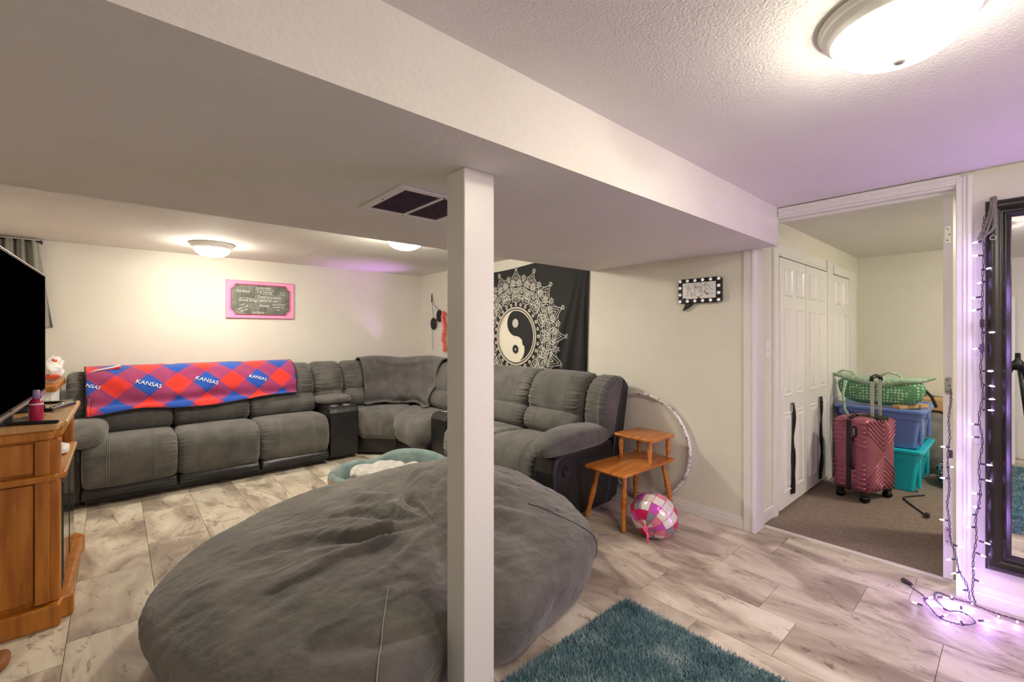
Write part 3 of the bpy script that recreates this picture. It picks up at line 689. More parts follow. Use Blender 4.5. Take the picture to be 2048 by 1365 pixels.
for y0, y1 in ((TY0+.10, 3.35), (3.36, TY1-.10)):
    d = box('glass_door', (-.205, -.19, y0, y1, .115, .645), 'black', t, .003); box('pane', (-.192, -.187, y0+.03, y1-.03, .145, .615), 'glassc', d)
# cut the carcass back so that the open shelf is a real niche
body.data.clear_geometry(); V = []; F = []
for b in ((-.76, -.235, TY0+.03, TY1-.03, .10, .655), (-.76, -.66, TY0+.03, TY1-.03, .655, .86), (-.66, -.235, TY0+.03, TY0+.09, .655, .86), (-.66, -.235, TY1-.09, TY1-.03, .655, .86), (-.66, -.2, TY0+.03, TY1-.03, .842, .86)):
    n = len(V); V += bxv(*b); F += [tuple(i+n for i in f) for f in BF]
body.data.from_pydata(V, [], F); body.data.materials.append(M['oak']) if not body.data.materials else None
tag(MB().add(*pillow(-.26, 3.42, .70, .07, .10, .023, 4, 10, lambda q: q+np.array((0, 0, .008*nz(q[0]*20, q[1]*20))))).obj('folded_cloth', 'white', None, True), 'folded white cloth on the open shelf of the television stand', 'cloth')
# television
t = thing('television', 'large black flat television facing right on the oak stand', 'television', (-.338, 3.282, .916), R(-1.3))
HW = .622
box('casing', (-.035, 0, -HW, HW, .05, .755), 'black', t, .004)
box('screen', (-.001, .002, -HW+.008, HW-.008, .075, .747), 'screen', t)
MB().box(-.012, .006, -HW, HW, .048, .062).obj('bottom_trim', 'silver', t, False, .002)
MB().box(-.003, .004, -HW-.001, -HW+.003, .05, .757).box(-.003, .004, HW-.003, HW+.001, .05, .757).box(-.003, .004, -HW, HW, .753, .757).obj('bezel', 'silver', t)
for y in (-.36, .42):
    MB().add(*prism([(-.015, y), (.02, y-.01), (.15, y-.05), (.155, y-.035), (.02, y+.03), (-.015, y+.03), (-.14, y-.03), (-.14, y-.05)], 0, .014)).box(-.02, .005, y-.01, y+.03, .01, .07).obj('foot', 'black', t, False, .003)
# things lying on the stand
t = thing('spray_bottle', 'magenta bottle with lilac cap on the television stand', 'bottle', (-.275, 2.99, .916))
MB().lathe([(.001, 0), (.022, 0), (.024, .004), (.024, .085), (.021, .097), (.013, .106), (.001, .106)], 28).obj('bottle_body', 'bottle', t, True)
MB().lathe([(.001, .106), (.0125, .106), (.0125, .142), (.011, .145), (.001, .145)], 24).obj('cap', 'lilac', t, True)
MB().lathe([(.0243, .078), (.0246, .079), (.0246, .084), (.0243, .085)], 28).obj('label_band', 'white', t, True)
m = MB()
for k in range(6): m.box(-.0255, -.0235, -.004, .004, .012+k*.009, .018+k*.009)
m.obj('side_lettering', 'white', t)
t = thing('game_console', 'small black box lying beside the television foot', 'console', (-.335, 3.42, .916), R(8))
box('shell', (-.07, .05, -.07, .07, 0, .035), 'black', t, .006); box('ridge', (-.05, .03, -.05, .05, .035, .04), 'dark', t, .003)
t = thing('remote_control', 'long black remote on the corner of the television stand', 'remote', (-.215, 3.46, .916), R(-12))
MB().add(*prism([(-.05, -.15), (.0, -.15), (.02, .12), (-.01, .16), (-.04, .15)], 0, .018)).obj('shell', 'blackg', t, False, .005)
for k in range(5): MB().lathe([(.001, .018), (.005, .018), (.004, .021), (.001, .021)], 10, Matrix.Translation((-.02, -.11+k*.035, 0))).obj('button', 'dark', t)
t = thing('wooden_slat_pieces', 'small pale wooden slips on the television stand', 'wood pieces', (-.34, 3.43, .957), 0)
box('slip', (-.03, .03, -.05, .05, -.001, .007), 'wood', t, .002)
t = thing('key_bunch', 'small bunch of keys on the television stand', 'keys', (-.24, 3.26, .916), R(70))
for a in (0, 25, -20):
    m = MB(); q = Matrix.Rotation(R(a), 4, 'Z'); m.lathe([(.004, 0), (.011, 0), (.011, .002), (.004, .002)], 16, q @ Matrix.Translation((.0, 0, .001*abs(a)/10))); m.box(.01, .05, -.003, .003, 0, .002, mtx=q); m.box(.035, .05, -.005, 0, 0, .002, mtx=q); m.obj('key', 'silver', t)
MB().add(*tube([(-.012+.012*math.cos(a), .012*math.sin(a), .003) for a in np.linspace(0, 2*PI, 20, endpoint=False)], .001, 6, True)).obj('ring', 'nickel', t, True)
box('tag', (-.07, -.025, -.006, .006, .0, .003), 'wood', t, .001)
t = thing('cable_coil', 'grey cable loops lying under the television', 'cable', (-.34, 3.05, .916))
MB().tube([(.07*math.cos(a)*(1-.02*a), .05*math.sin(a)+.004*a, .005+.002*math.sin(a*3)) for a in np.linspace(0, 14, 90)], .0035, 6).obj('loop', 'greyf', t, True)
MB().box(.05, .085, -.01, .01, 0, .014).obj('plug', 'black', t, False, .003)
tag(MB().add(*pillow(-.35, 2.66, .028, .035, .06, .028, 2.6, 12)).obj('shoe_toe', 'tan', None, True), 'tan toe of a shoe at the lower left of the floor', 'shoe')
# white cabinet with oak worktop beside the sofa
t = thing('side_cabinet', 'white cabinet with oak top left of the long sofa', 'cabinet', (0, 0, 0))
box('body', (-.78, -.345, 4.58, 5.30, .0, .905), 'white', t, .003)
box('worktop', (-.79, -.318, 4.55, 5.32, .905, .945), 'oak', t, .006)
box('door', (-.56, -.365, 4.568, 4.582, .10, .86), 'white', t, .004); box('door', (-.77, -.57, 4.568, 4.582, .10, .86), 'white', t, .004)
def bagfn(q):
    n = .03*nz(q[0]*14, q[1]*14, q[2]*14)+.02*abs(nz(q[0]*30, q[1]*30, q[2]*25)); z = q[2]
    k = 1 if z < 0 else max(.25, 1-z*3.6)
    return np.array((q[0]*k+n+max(z, 0)*.25, q[1]*k+n, z+n*.6))
t = thing('carrier_bag', 'crumpled white plastic carrier bag on the oak-topped cabinet', 'bag', (-.385, 4.86, .945))
MB().add(*pillow(0, 0, .105, .075, .12, .095, 2.6, 26, bagfn)).obj('bag_body', 'plastic bag', t, True)
MB().add(*pillow(.035, -.06, .15, .02, .02, .035, 2.4, 10, lambda q: q*(1+.3*nz(q[0]*60, q[1]*60, q[2]*60)))).obj('printed_corner', 'orange', t, True)
MB().add(*pillow(.03, -.10, .055, .045, .012, .018, 2.4, 10)).obj('printed_stripe', 'orange', t, True)
# curtain on the back wall
t = thing('curtain', 'grey-green gathered curtain hanging behind the television', 'curtain', (0, 0, 0))
def cur(u, v):
    xr = -.49+.088*v**1.2 if True else 0; x = XL+.02+(xr-(XL+.02))*u
    return (x, 5.455+.022*math.sin(u*26+2*v)+.010*math.sin(u*61+v*5)*(1-.4*v), 2.10-.735*v+.012*math.sin(u*7)*v)
V, F = grid(110, 30, cur); c = MB().add(V, F).obj('cloth', 'curtain', t, True); c.modifiers.new('t', 'SOLIDIFY').thickness = .003
MB().tube([(XL+.0, 5.455, 2.095), (-.47, 5.455, 2.095)], .007, 10).obj('rod', 'dark', t, True)
MB().box(-.478, -.470, 5.45, 5.53, 2.085, 2.105).obj('bracket', 'dark', t)

# ------------------------------------------------------------------ pink framed chalkboard
t = thing('chalkboard', 'pink framed chalkboard with chalk handwriting above the sofa', 'chalkboard', (1.197, YB, 1.69), 0)
W2, H2 = .333, .2
oct_ = [(-.245, -.16), (.245, -.16), (.262, -.125), (.285, -.108), (.285, .108), (.262, .125), (.245, .16), (-.245, .16), (-.262, .125), (-.285, .108), (-.285, -.108), (-.262, -.125)]
V, F = prism([(-W2, -H2), (W2, -H2), (W2, H2), (-W2, H2)], 0, .018); MB().add([(a, -c, b) for a, b, c in V], F).obj('frame', 'pink', t, False, .003)
def chain(sc, wd, yy, nm, mt):
    P = [(a*sc, b*sc) for a, b in oct_]; V, F = ribbon(P, wd, lambda a, b: (a, yy, b), True); MB().add(V, F).obj(nm, mt, t)
V, F = prism(oct_, 0, .002); MB().add([(a, -.018-c, b) for a, b, c in V], F).obj('slate', 'slate', t)
for sc, wd in ((1.0, .007), (1.045, .003)):
    V, F = tube([(a*sc, -.020, b*sc) for a, b in oct_], wd/2, 6, True); MB().add(V, F).obj('edging', 'red', t)
V, F = tube([(-W2, -.018, -H2), (W2, -.018, -H2), (W2, -.018, H2), (-W2, -.018, H2)], .0025, 6, True); MB().add(V, F).obj('edging', 'red', t)
for s_, x, z, sz, rot in (("comfortable", .02, .132, .034, -.02), ("I'm Kind", -.175, .088, .040, 0), ("I ok buying", .03, .088, .036, -.02), ("& I'm\nLoved", .215, .078, .024, -.12), ("I Deserve Luxury", .07, .035, .040, -.02), ("Good things come to me", -.03, -.006, .040, 0),
                      ("I can\nand I will\nattract", -.175, -.085, .030, .42), ("Money", .03, -.062, .038, .05), ("can present\ncomes to\nme", .17, -.072, .030, .02), ("I'm Skinny", -.03, -.137, .032, 0)):
    V, F = text_poly(s_, sz); ca, sa = math.cos(rot), math.sin(rot)
    MB().add([(x+(a*.92+.18*b)*ca-b*sa, -.0212, z+(a*.92+.18*b)*sa+b*ca) for a, b, _ in V], F).obj('chalk_writing', 'chalk', t)
for x0, x1, z in ((-.06, .13, .112), (-.02, .12, .066), (-.21, .11, .016)):
    V, F = ribbon([(x0, z), ((x0+x1)/2, z-.003), (x1, z-.004)], .0028, lambda a, b: (a, -.0212, b)); MB().add(V, F).obj('chalk_line', 'chalk', t)

# ------------------------------------------------------------------ tapestry
def tz_top(y): return 2.035-.03*math.sin(PI*min(1, max(0, (y-3.25)/1.2)))
def tap(y, z, off=0):
    k = (y-2.53)/(.10+.42*max(0, 2.03-z)); f = 0
    if 0 <= k <= 1: f = .05*(2.06-z)*math.sin(k*3*PI)**2
    x = XR-.010-f-.006*math.sin(y*9+z*2)**2*(2.05-z)-off
    return (x, y+(.03*(2.0-z) if y < 2.56 else 0), z)
t = thing('tapestry', 'black wall tapestry with white mandala and yin-yang disc', 'tapestry', (0, 0, 0))
def tg(u, v):
    y = 2.53+2.0*u; return tap(y, .86+(tz_top(y)-.86)*v)
V, F = grid(160, 70, tg); MB().add(V, F).obj('cloth', 'tap', t, True)
CY, CZ, RY = 3.505, 1.295, .272
def pol(r, a): return (CY-r*math.cos(a), CZ+r*math.sin(a))
def fan(pts, off, nm, m):
    c = np.mean(np.array(pts), 0); V = [tap(*c, off)]+[tap(a, b, off) for a, b in pts]; n = len(pts)
    return MB().add(V, [(0, i+1, (i+1) % n+1) for i in range(n)]).obj(nm, m, t)
class RB(MB):
    def line(s, pts, w_, off=.005, closed=False):
        V, F = ribbon(pts, w_, lambda a, b: tap(a, b, off), closed); return s.add(V, F)
    def circ(s, c, r, w_, off=.005, n=24): return s.line([(c[0]+r*math.cos(q), c[1]+r*math.sin(q)) for q in np.linspace(0, 2*PI, n, endpoint=False)], w_, off, True)
    def dot(s, c, r, off=.006, n=10):
        V = [tap(*c, off)]+[tap(c[0]+r*math.cos(q), c[1]+r*math.sin(q), off) for q in np.linspace(0, 2*PI, n, endpoint=False)]
        return s.add(V, [(0, i+1, (i+1) % n+1) for i in range(n)])
# yin-yang: cream half with the dark half bounded by the S curve (mirrored as the photograph shows it)
big = [pol(RY, a) for a in np.linspace(0, 2*PI, 72, endpoint=False)]
fan(big, .004, 'disc', 'print')
def S(n=30):
    up = [(CY+(-1)*-RY/2*math.cos(q)*0, 0) for q in ()]
    a = [(CY+RY/2*math.sin(q), CZ+RY/2+RY/2*math.cos(q)) for q in np.linspace(0, PI, n)]
    b = [(CY-RY/2*math.sin(q), CZ-RY/2+RY/2*math.cos(q)) for q in np.linspace(0, PI, n)]
    return a+b[1:]
Sp = S(); right = [(CY-RY*math.sin(q), CZ-RY*math.cos(q)) for q in np.linspace(0, PI, 60)]
rows = []; V = []; F = []
for k, (p, q) in enumerate(zip(Sp, right[::-1])): V += [tap(*p, .0055), tap(*q, .0055)]
F = [(2*i, 2*i+1, 2*i+3, 2*i+2) for i in range(len(V)//2-1)]
MB().add(V, F).obj('dark_half', 'tap', t)
g = RB()
for r_, w_ in ((RY, .010), (RY+.018, .004), (RY+.030, .010)): g.line([pol(r_, a) for a in np.linspace(0, 2*PI, 96, endpoint=False)], w_, .011, True)
g.obj('ring', 'print', t)
g = RB()
for k in range(10): g.dot((CY+.034*math.cos(k*PI/5), CZ+RY/2+.034*math.sin(k*PI/5)), .015, .014)
g.dot((CY, CZ+RY/2), .028, .014); g.obj('light_rosette', 'tprint', t)
g = RB()
for k in range(10): g.dot((CY+.034*math.cos(k*PI/5), CZ-RY/2+.034*math.sin(k*PI/5)), .013, .014)
g.circ((CY, CZ-RY/2), .022, .012, .014); g.obj('dark_rosette', 'tap', t)
# beads and petals
for k in range(28): RB().circ(pol(RY+.062, 2*PI*k/28), .013, .009, .0066, 12).obj('bead', 'print', t)
def petal(a, r0, r1, hw, n=16, tip=.6):
    out = []
    for q in np.linspace(0, 1, n): out.append((r0+(r1-r0)*q, a+hw*math.sin(PI*min(1, q**tip*.98+.02))*(1-.25*q)))
    for q in np.linspace(1, 0, n): out.append((r0+(r1-r0)*q, a-hw*math.sin(PI*min(1, q**tip*.98+.02))*(1-.25*q)))
    return [pol(*o) for o in out]
for nm, cnt, off, r0, r1, hw in (('inner_petals', 16, 0, RY+.085, .50, .165), ('middle_petals', 16, PI/16, .40, .595, .19), ('outer_petals', 16, 0, .47, .70, .165)):
    g = RB(); hatch = RB()
    for k in range(cnt):
        a = off+2*PI*k/cnt; g.line(petal(a, r0, r1, hw), .0075, .006, True)
        g.line(petal(a, r0+.03, r1-.035, hw*  .66), .006, .006, True); g.line(petal(a, r0+.06, r1-.075, hw*.36), .008, .006, True)
        for q in (.28, .46, .64):
            for sg in (-1, 1): hatch.line([pol(r0+(r1-r0)*q, a+sg*hw*.86), pol(r0+(r1-r0)*(q+.10), a+sg*hw*.45)], .004, .0058)
        hatch.circ(pol(r0+(r1-r0)*.42, a), .011, .007, .0062, 10)
    g.obj(nm, 'tprint', t); h = hatch.obj('petal_hatching', 'tprint', t); h['kind'] = 'stuff'
g = RB()
for k in range(16):
    a = 2*PI*k/16+PI/16
    for dr, da in ((.615, 0), (.56, .12), (.56, -.12)):
        c = pol(dr, a+da); g.circ(c, .022, .005); g.circ(c, .010, .006)
        for q in range(7): g.dot((c[0]+.03*math.cos(q*.9), c[1]+.03*math.sin(q*.9)), .0065)
    c = pol(.715, a-PI/16); g.circ(c, .012, .006)
    for q in range(6): g.dot((c[0]+.02*math.cos(q*1.05), c[1]+.02*math.sin(q*1.05)), .006)
g.obj('small_flowers', 'tprint', t)
g = RB()
for k in range(120):
    a = 2*PI*k/120; g.line([pol(RY+.085+.01*(k % 3), a), pol(.40+.03*(k % 4), a+.03*(-1)**k)], .0034, .0055)
h = g.obj('fine_lines', 'tprint', t); h['kind'] = 'stuff'

# ------------------------------------------------------------------ speech-bubble sign
t = thing('speech_bubble_sign', 'black speech-bubble light sign with white bulbs on the wall', 'sign', (XR, 1.52, 1.632))
def rrect(w_, h, r, n=6):
    o = []
    for cx, cy, a in ((w_-r, h-r, 0), (-w_+r, h-r, PI/2), (-w_+r, -h+r, PI), (w_-r, -h+r, 1.5*PI)):
        o += [(cx+r*math.cos(a+q), cy+r*math.sin(a+q)) for q in np.linspace(0, PI/2, n)]
    return o
def onw(V, d=0): return [(-c-d, -a, b) for a, b, c in V]      # local (right, up, out) -> wall
V, F = prism(rrect(.157, .089, .02), 0, .034); MB().add(onw(V), F).obj('case', 'black', t, False, .003)
V, F = prism([(-.112, -.086), (-.05, -.086), (-.062, -.105), (-.085, -.122), (-.13, -.142), (-.115, -.12), (-.108, -.10)], 0, .028); MB().add(onw(V), F).obj('tail', 'black', t, False, .002)
V, F = prism(rrect(.122, .058, .003), 0, .0008); MB().add(onw(V, .034), F).obj('panel', 'white', t)
pts = [(-.142+.0568*k, .074) for k in range(6)]+[(-.142+.0568*k, -.074) for k in range(6)]+[(sx*.142, z) for sx in (-1, 1) for z in (.025, -.025)]
for a, b in pts:
    V, F = lathe([(.0115, 0), (.0115, .003), (.009, .008), (.004, .0105), (.0005, .011)], 16); MB().add([(-.034-c, -(a+p), b+q) for p, q, c in V], F).obj('bulb', 'bulbw', t, True)
def dood(pl_, w_=.0026, closed=False):
    V, F = ribbon(pl_, w_, lambda a, b: (-.0352, -a, b), closed); MB().add(V, F).obj('doodle', 'black', t)
heart = lambda cx, cy, s_, r_=0: [(cx+s_*(16*math.sin(q)**3*math.cos(r_)-(13*math.cos(q)-5*math.cos(2*q)-2*math.cos(3*q))*math.sin(r_))/16, cy+s_*(16*math.sin(q)**3*math.sin(r_)+(13*math.cos(q)-5*math.cos(2*q)-2*math.cos(3*q))*math.cos(r_))/16) for q in np.linspace(0, 2*PI, 22, endpoint=False)]
dood(heart(-.085, .03, .012, .2), .002, True); dood(heart(-.072, .012, .013, -.2), .002, True); dood(heart(.06, .022, .020, -.5), .0022, True)
dood([(-.036, .04), (-.034, .02), (-.030, .0), (-.03, -.03), (-.02, -.042), (.005, -.045), (.018, -.03), (.02, -.01), (.018, .006)], .0026)
dood([(-.036, .04), (-.028, .036), (-.022, .012), (-.02, .03), (-.014, .032), (-.010, .008), (-.004, .034), (.003, .03), (.002, .005), (.014, .03), (.022, .028), (.018, .006), (.008, -.006), (-.006, -.01)], .0034)
dood([(.04, .0), (.05, -.02), (.062, -.03), (.07, -.036)], .005); dood([(.048, -.034), (.06, -.022), (.075, -.03), (.072, -.018)], .003)
dood([(-.05+.012*math.cos(q)*(q/9), -.024+.013*math.sin(q)*(q/9)) for q in np.linspace(1, 12, 34)], .0022)
for pl_ in ([(-.09, -.018), (-.08, -.002)], [(-.092, -.04), (-.082, -.026), (-.078, -.03)], [(-.03, .045), (-.02, .049), (-.012, .045)], [(.004, .046), (.014, .05), (.024, .046)], [(.03, .03), (.046, .044), (.06, .05)], [(.09, .008), (.1, -.004), (.104, .002)], [(.088, -.032), (.096, -.024), (.104, -.032)], [(.016, -.044), (.024, -.038), (.036, -.042)], [(.028, -.02), (.034, -.012), (.042, -.016)]): dood(pl_, .0028)
for a in (-.108, .0): box('clip', (-.037, -.034, -a-.008, -a+.008, -.06, -.05), 'black', t)

# ------------------------------------------------------------------ hanging oddments near the corner
t = thing('hanging_ornament', 'two black oval discs hanging by a thin strap near the corner', 'ornament', (XR, 5.05, 1.6))
MB().tube([(-.004, .146, .24), (-.008, .146, .255)], .006, 8).obj('hook', 'black', t)
for y, z in ((.068, -.147), (-.075, -.047)):
    MB().add(*pillow(-.03, y, z, .022, .062, .078, 2.2, 14)).obj('disc', 'dark', t, True)
m = MB(); m.tube([(-.01, .146, .24), (-.02, .07, .1), (-.03, -.07, .03)], .003, 6).tube([(-.01, .146, .24), (-.015, .14, .14)], .005, 6).tube([(-.01, .144, .24), (-.02, .09, -.07)], .0022, 6).tube([(-.012, .125, -.1), (-.012, .122, -.5)], .002, 6).tube([(-.03, .02, -.11), (-.03, -.03, -.085)], .005, 6)
m.obj('strap', 'dark', t)
t = thing('flower_garland', 'coral paper flower garland hanging on the wall by the post', 'garland', (XR, 4.80, 1.35))
rr = np.random.default_rng(2)
for s_ in range(30):
    z = .245-s_*.0165*1.02; m = MB(); yy = .04+.02*math.sin(s_*.4)
    for k in range(9):
        a = 2*PI*k/9+s_*.5; d = Vector((abs(math.cos(a))*-.04, math.sin(a)*.055, rr.uniform(-.02, .02))); c = Vector((-.03, yy, z)); n = Vector((0, 0, .012))
        m.add([c, c+d*.6+n, c+d, c+d*.6-n], [(0, 1, 2, 3)])
    m.obj('petal_whorl', 'lei', t)
# light switch
t = thing('light_switch', 'white light switch plate at the doorway corner', 'light switch', (3.43, HY0+.01, 1.21))
box('plate', (-.04, .04, -.006, 0, -.06, .06), 'white', t, .003)
for x in (-.016, .016): box('toggle', (x-.005, x+.005, -.015, -.004, -.012, .012), 'white', t, .002)
tag(box('strike_plate', (3.345, 3.362, HY0+.006, HY0+.011, .91, .97), 'nickel', None, .001), 'small nickel strike plate below the light switch', 'strike plate')

# ------------------------------------------------------------------ hoop, step table, balloon
V, F = tube([(3.142, 1.995+.405*math.cos(a), .435+.405*math.sin(a)) for a in np.linspace(0, 2*PI, 90, endpoint=False)], .0145, 12, True)
tag(MB().add(V, F).obj('hula_hoop', 'hoop', None, True), 'silver-white patterned hoop leaning on the wall behind the table', 'hoop')
t = thing('step_table', 'two-tier varnished pine end table beside the loveseat arm', 'side table', (0, 0, 0))
def board(name, pts, z0, z1):
    P = catmull(pts, 1); V, F = prism(pts, z0, z1); return MB().add(V, F).obj(name, 'pine', t, False, .008)
def rq(c, r=.03):
    o = []; c = [np.array(p) for p in c]
    for i in range(4):
        a, b, d = c[i-1], c[i], c[(i+1) % 4]; u = (a-b)/np.hypot(*(a-b)); v = (d-b)/np.hypot(*(d-b))
        for q in np.linspace(0, 1, 5): o.append(tuple(b+u*r*(1-q)**2+v*r*q**2))
    return o
board('lower_top', rq([(2.445, 1.685), (3.095, 1.675), (3.105, 2.005), (2.465, 2.03)]), .378, .400)
board('upper_top', rq([(2.76, 1.665), (3.085, 1.665), (3.10, 2.0), (2.775, 2.0)]), .562, .584)
tl = lambda: [(.010, 0), (.0135, .01), (.0145, .022), (.012, .03), (.0135, .034), (.012, .038), (.0155, .055), (.017, .10), (.0145, .14), (.012, .165), (.011, .178)]
for x, y in ((2.82, 1.72), (3.05, 1.71), (2.82, 1.96), (3.05, 1.955)):
    MB().lathe([(r_*1.05, z*1.03) for r_, z in tl()], 16, Matrix.Translation((x, y, .395))).obj('spindle', 'pine', t, True)
for (fx, fy), (tx, ty) in (((2.523, 1.735), (2.565, 1.755)), ((2.545, 2.062), (2.575, 1.975)), ((3.105, 1.705), (3.035, 1.745)), ((3.115, 2.035), (3.04, 1.965))):
    a, b = Vector((fx, fy, 0)), Vector((tx, ty, .38)); q = (b-a).to_track_quat('Z', 'Y').to_matrix().to_4x4(); L = (b-a).length
    pr = [(.014, .004), (.0165, .015), (.018, .04), (.0155, .062), (.0175, .066), (.0175, .07), (.0155, .074), (.019, .11), (.022, .19), (.019, .25), (.0155, .29), (.0175, .33), (.0165, L)]
    MB().lathe(pr, 18, Matrix.Translation(a) @ q).obj('leg', 'pine', t, True)
t = thing('balloon', 'pink checked foil balloon resting on the floor by the pine table', 'balloon', (2.615, 1.565, .142), 0)
NLo, NLa = 56, 28; V = []; U = []; F = []
q = Vector((-.86*.8-.749*.5, -.51*.8+.663*.5, -.5)).to_track_quat('Z', 'Y').to_matrix().to_4x4()
for j in range(NLa+1):
    for i in range(NLo+1):
        a = 2*PI*i/NLo; b = -PI/2+PI*j/NLa; wr_ = 1+.02*math.sin(a*14)*math.cos(b)
        p = Vector((.150*math.cos(b)*math.cos(a)*wr_, .150*math.cos(b)*math.sin(a)*wr_, .135*math.sin(b)-.015*max(0, math.sin(b)-.85)*8)); p = q @ p
        V.append((p.x, p.y, max(p.z, -.139))); U.append((i/NLo, j/NLa))
F = [(j*(NLo+1)+i, j*(NLo+1)+i+1, (j+1)*(NLo+1)+i+1, (j+1)*(NLo+1)+i) for j in range(NLa) for i in range(NLo)]
me = mesh('skin', V, F, 'balloon', True); ul = me.uv_layers.new(name='UVMap')
for lp in me.loops: ul.data[lp.index].uv = U[lp.vertex_index]
link('skin', me, t)
kp = q @ Vector((0, 0, .125))
MB().add(*pillow(kp.x, kp.y, kp.z, .016, .016, .02, 2.2, 8)).obj('knot', 'balstr', t, True)
MB().tube([tuple(kp), (kp.x-.01, kp.y-.02, kp.z-.03), (kp.x-.005, kp.y-.02, -.13)], [.008, .006, .009], 8).obj('tail', 'balstr', t, True)

# ------------------------------------------------------------------ shag rug
t = thing('shag_rug', 'teal shag rug lying in the foreground', 'rug', (0, 0, 0))
RX0, RX1, RY0, RY1 = -.35, 1.885, -.45, 1.285
def inrug(x, y): return RX0 < x < RX1+.008*nz(y*9, 1) and RY0 < y < RY1+.012*nz(x*9, 4)
box('backing', (RX0+.02, RX1-.02, RY0+.02, RY1-.02, .001, .010), 'rug', t)
N = 60000; xy = rng.uniform((RX0, RY0), (RX1, RY1), (N, 2)); keep = (xy[:, 0]+xy[:, 1] > 1.5) | (rng.random(N) < .25); xy = xy[keep]
# tuft density follows what can be seen close up; the rest of the rug gets fewer, wider tufts
extra = rng.uniform((.85, .45), (RX1, RY1), (42000, 2)); xy = np.vstack((xy, extra)); N = len(xy)
an = rng.uniform(0, 2*PI, N); hh = rng.uniform(.016, .030, N); ln = rng.uniform(.004, .016, N); wd = rng.uniform(.0020, .0036, N)*np.where((xy[:, 0] > .85) & (xy[:, 1] > .45), 1, 2)
tl_ = np.stack((np.cos(an), np.sin(an)), 1); a2 = rng.uniform(0, 2*PI, N); pr_ = np.stack((np.cos(a2), np.sin(a2)), 1)
V = np.zeros((N, 3, 3)); V[:, 0, :2] = xy-pr_*wd[:, None]; V[:, 1, :2] = xy+pr_*wd[:, None]; V[:, 2, :2] = xy+tl_*ln[:, None]; V[:, :2, 2] = .006; V[:, 2, 2] = hh
me = bpy.data.meshes.new('pile'); me.vertices.add(N*3); me.vertices.foreach_set('co', V.reshape(-1)); me.loops.add(N*3); me.loops.foreach_set('vertex_index', np.arange(N*3)); me.polygons.add(N)
me.polygons.foreach_set('loop_start', np.arange(0, N*3, 3)); me.materials.append(M['pile']); me.update(calc_edges=True)
o = link('pile', me, t); o['kind'] = 'stuff'

# ------------------------------------------------------------------ straps on the closet doors
for lab, x, z0, z1, sd in (('black strap hanging on the nearer folding door leaf', 3.83, .11, .80, 0), ('black strap hanging on the farther folding door leaf', 4.555, .07, .78, 4)):
    t = thing('door_strap', lab, 'strap', (x, HY0-.03, z1), 0, 'straps on the folding doors'); n = 26; V = []
    for k in range(n):
        q = k/(n-1); wd = .014+.006*abs(math.sin(q*9+sd))+.010*(q > .5); ph = .5*math.sin(q*8+sd)
        c = Vector((.008*math.sin(q*7+sd), -.006-.004*math.sin(q*11), -(z1-z0)*q)); d = Vector((math.cos(ph), -abs(math.sin(ph))*.6, 0))*wd
        V += [c-d, c+d]
    m = MB().add(V, [(2*i, 2*i+1, 2*i+3, 2*i+2) for i in range(n-1)]); o = m.obj('webbing', 'black', t, True); o.modifiers.new('t', 'SOLIDIFY').thickness = .003
    MB().add(*pillow(.004, -.008, -(z1-z0)*.52, .016, .006, .02, 3, 8)).obj('knot', 'black', t, True)
    MB().lathe([(.001, 0), (.007, 0), (.006, .004), (.001, .005)], 10, Matrix.Translation((0, .004, -.01)) @ Matrix.Rotation(PI/2, 4, 'X')).obj('tack', 'black', t)

# ------------------------------------------------------------------ luggage and boxes in the hall
t = thing('suitcase', 'rose metallic hard-shell suitcase with raised handle in the hall', 'suitcase', (4.305, .765, 0), R(-18.5))
SW, SD, Z0, Z1 = .385, .255, .075, .66
P, F = cubesphere(18); Q = P/((np.abs(P)**9).sum(1)**(1/9))[:, None]; V = Q*np.array((SW/2, SD/2, (Z1-Z0)/2))+np.array((SW/2, SD/2, (Z0+Z1)/2))
MB().add(V, F).obj('shell', 'suit', t, True)
def rib(p, q, r_=.008):
    return MB().tube([p, q], r_, 8).obj('rib', 'suit', t, True)
zs = [Z0+.045+k*.036 for k in range(15)]
for z in zs:
    if abs(z-.37) < .05: continue
    rib((.003, .012, z), (.003, .095, z), .010); rib((.003, .165, z), (.003, SD-.012, z), .010)
zm = (Z0+Z1)/2+.01; xm = SW*.56
for k in range(7):
    h = .035+k*.036
    for sg in (1, -1):
        for (xa, xb) in ((.02, xm-.004), (SW-.02, xm+.004)):
            dx = abs(xb-xa); za = zm+sg*(h+dx*.75); zb = zm+sg*h*.55 if False else zm+sg*(h-.01)
            top = (Z1-.02) if sg > 0 else (Z0+.02); f = 1.0
            if sg*(za-top) > 0: f = max(0, (top-zb)/(za-zb))
            if f > .08: rib((xb+(xa-xb)*f, .003, zb+(za-zb)*f), (xb, .003, zb), .0085)
MB().box(-.003, .004, .112, .148, Z0+.01, Z1-.02).box(.01, SW-.02, .112, .148, Z1-.006, Z1+.002).obj('zip_band', 'black', t, False, .003)
MB().add(*pillow(-.006, .085, .555, .006, .016, .045, 4, 10)).obj('lock', 'black', t, True)
for k in range(3): MB().lathe([(.001, 0), (.005, 0), (.005, .003), (.001, .003)], 10, Matrix.Translation((-.011, .085, .535+k*.018)) @ Matrix.Rotation(-PI/2, 4, 'Y')).obj('dial', 'white', t)
MB().tube([(.0, .10, .50), (-.022, .10, .48), (-.026, .10, .38), (-.022, .10, .28), (.0, .10, .26)], .011, 8).obj('side_grip', 'black', t, True)
V, F = prism([(SW*.38, -.001), (SW*.74, -.001), (SW*.78, .05), (SW*.74, .11), (SW*.38, .11), (SW*.34, .05)], Z1-.03, Z1+.004); MB().add(V, F).obj('handle_tray', 'dark', t, False, .004)
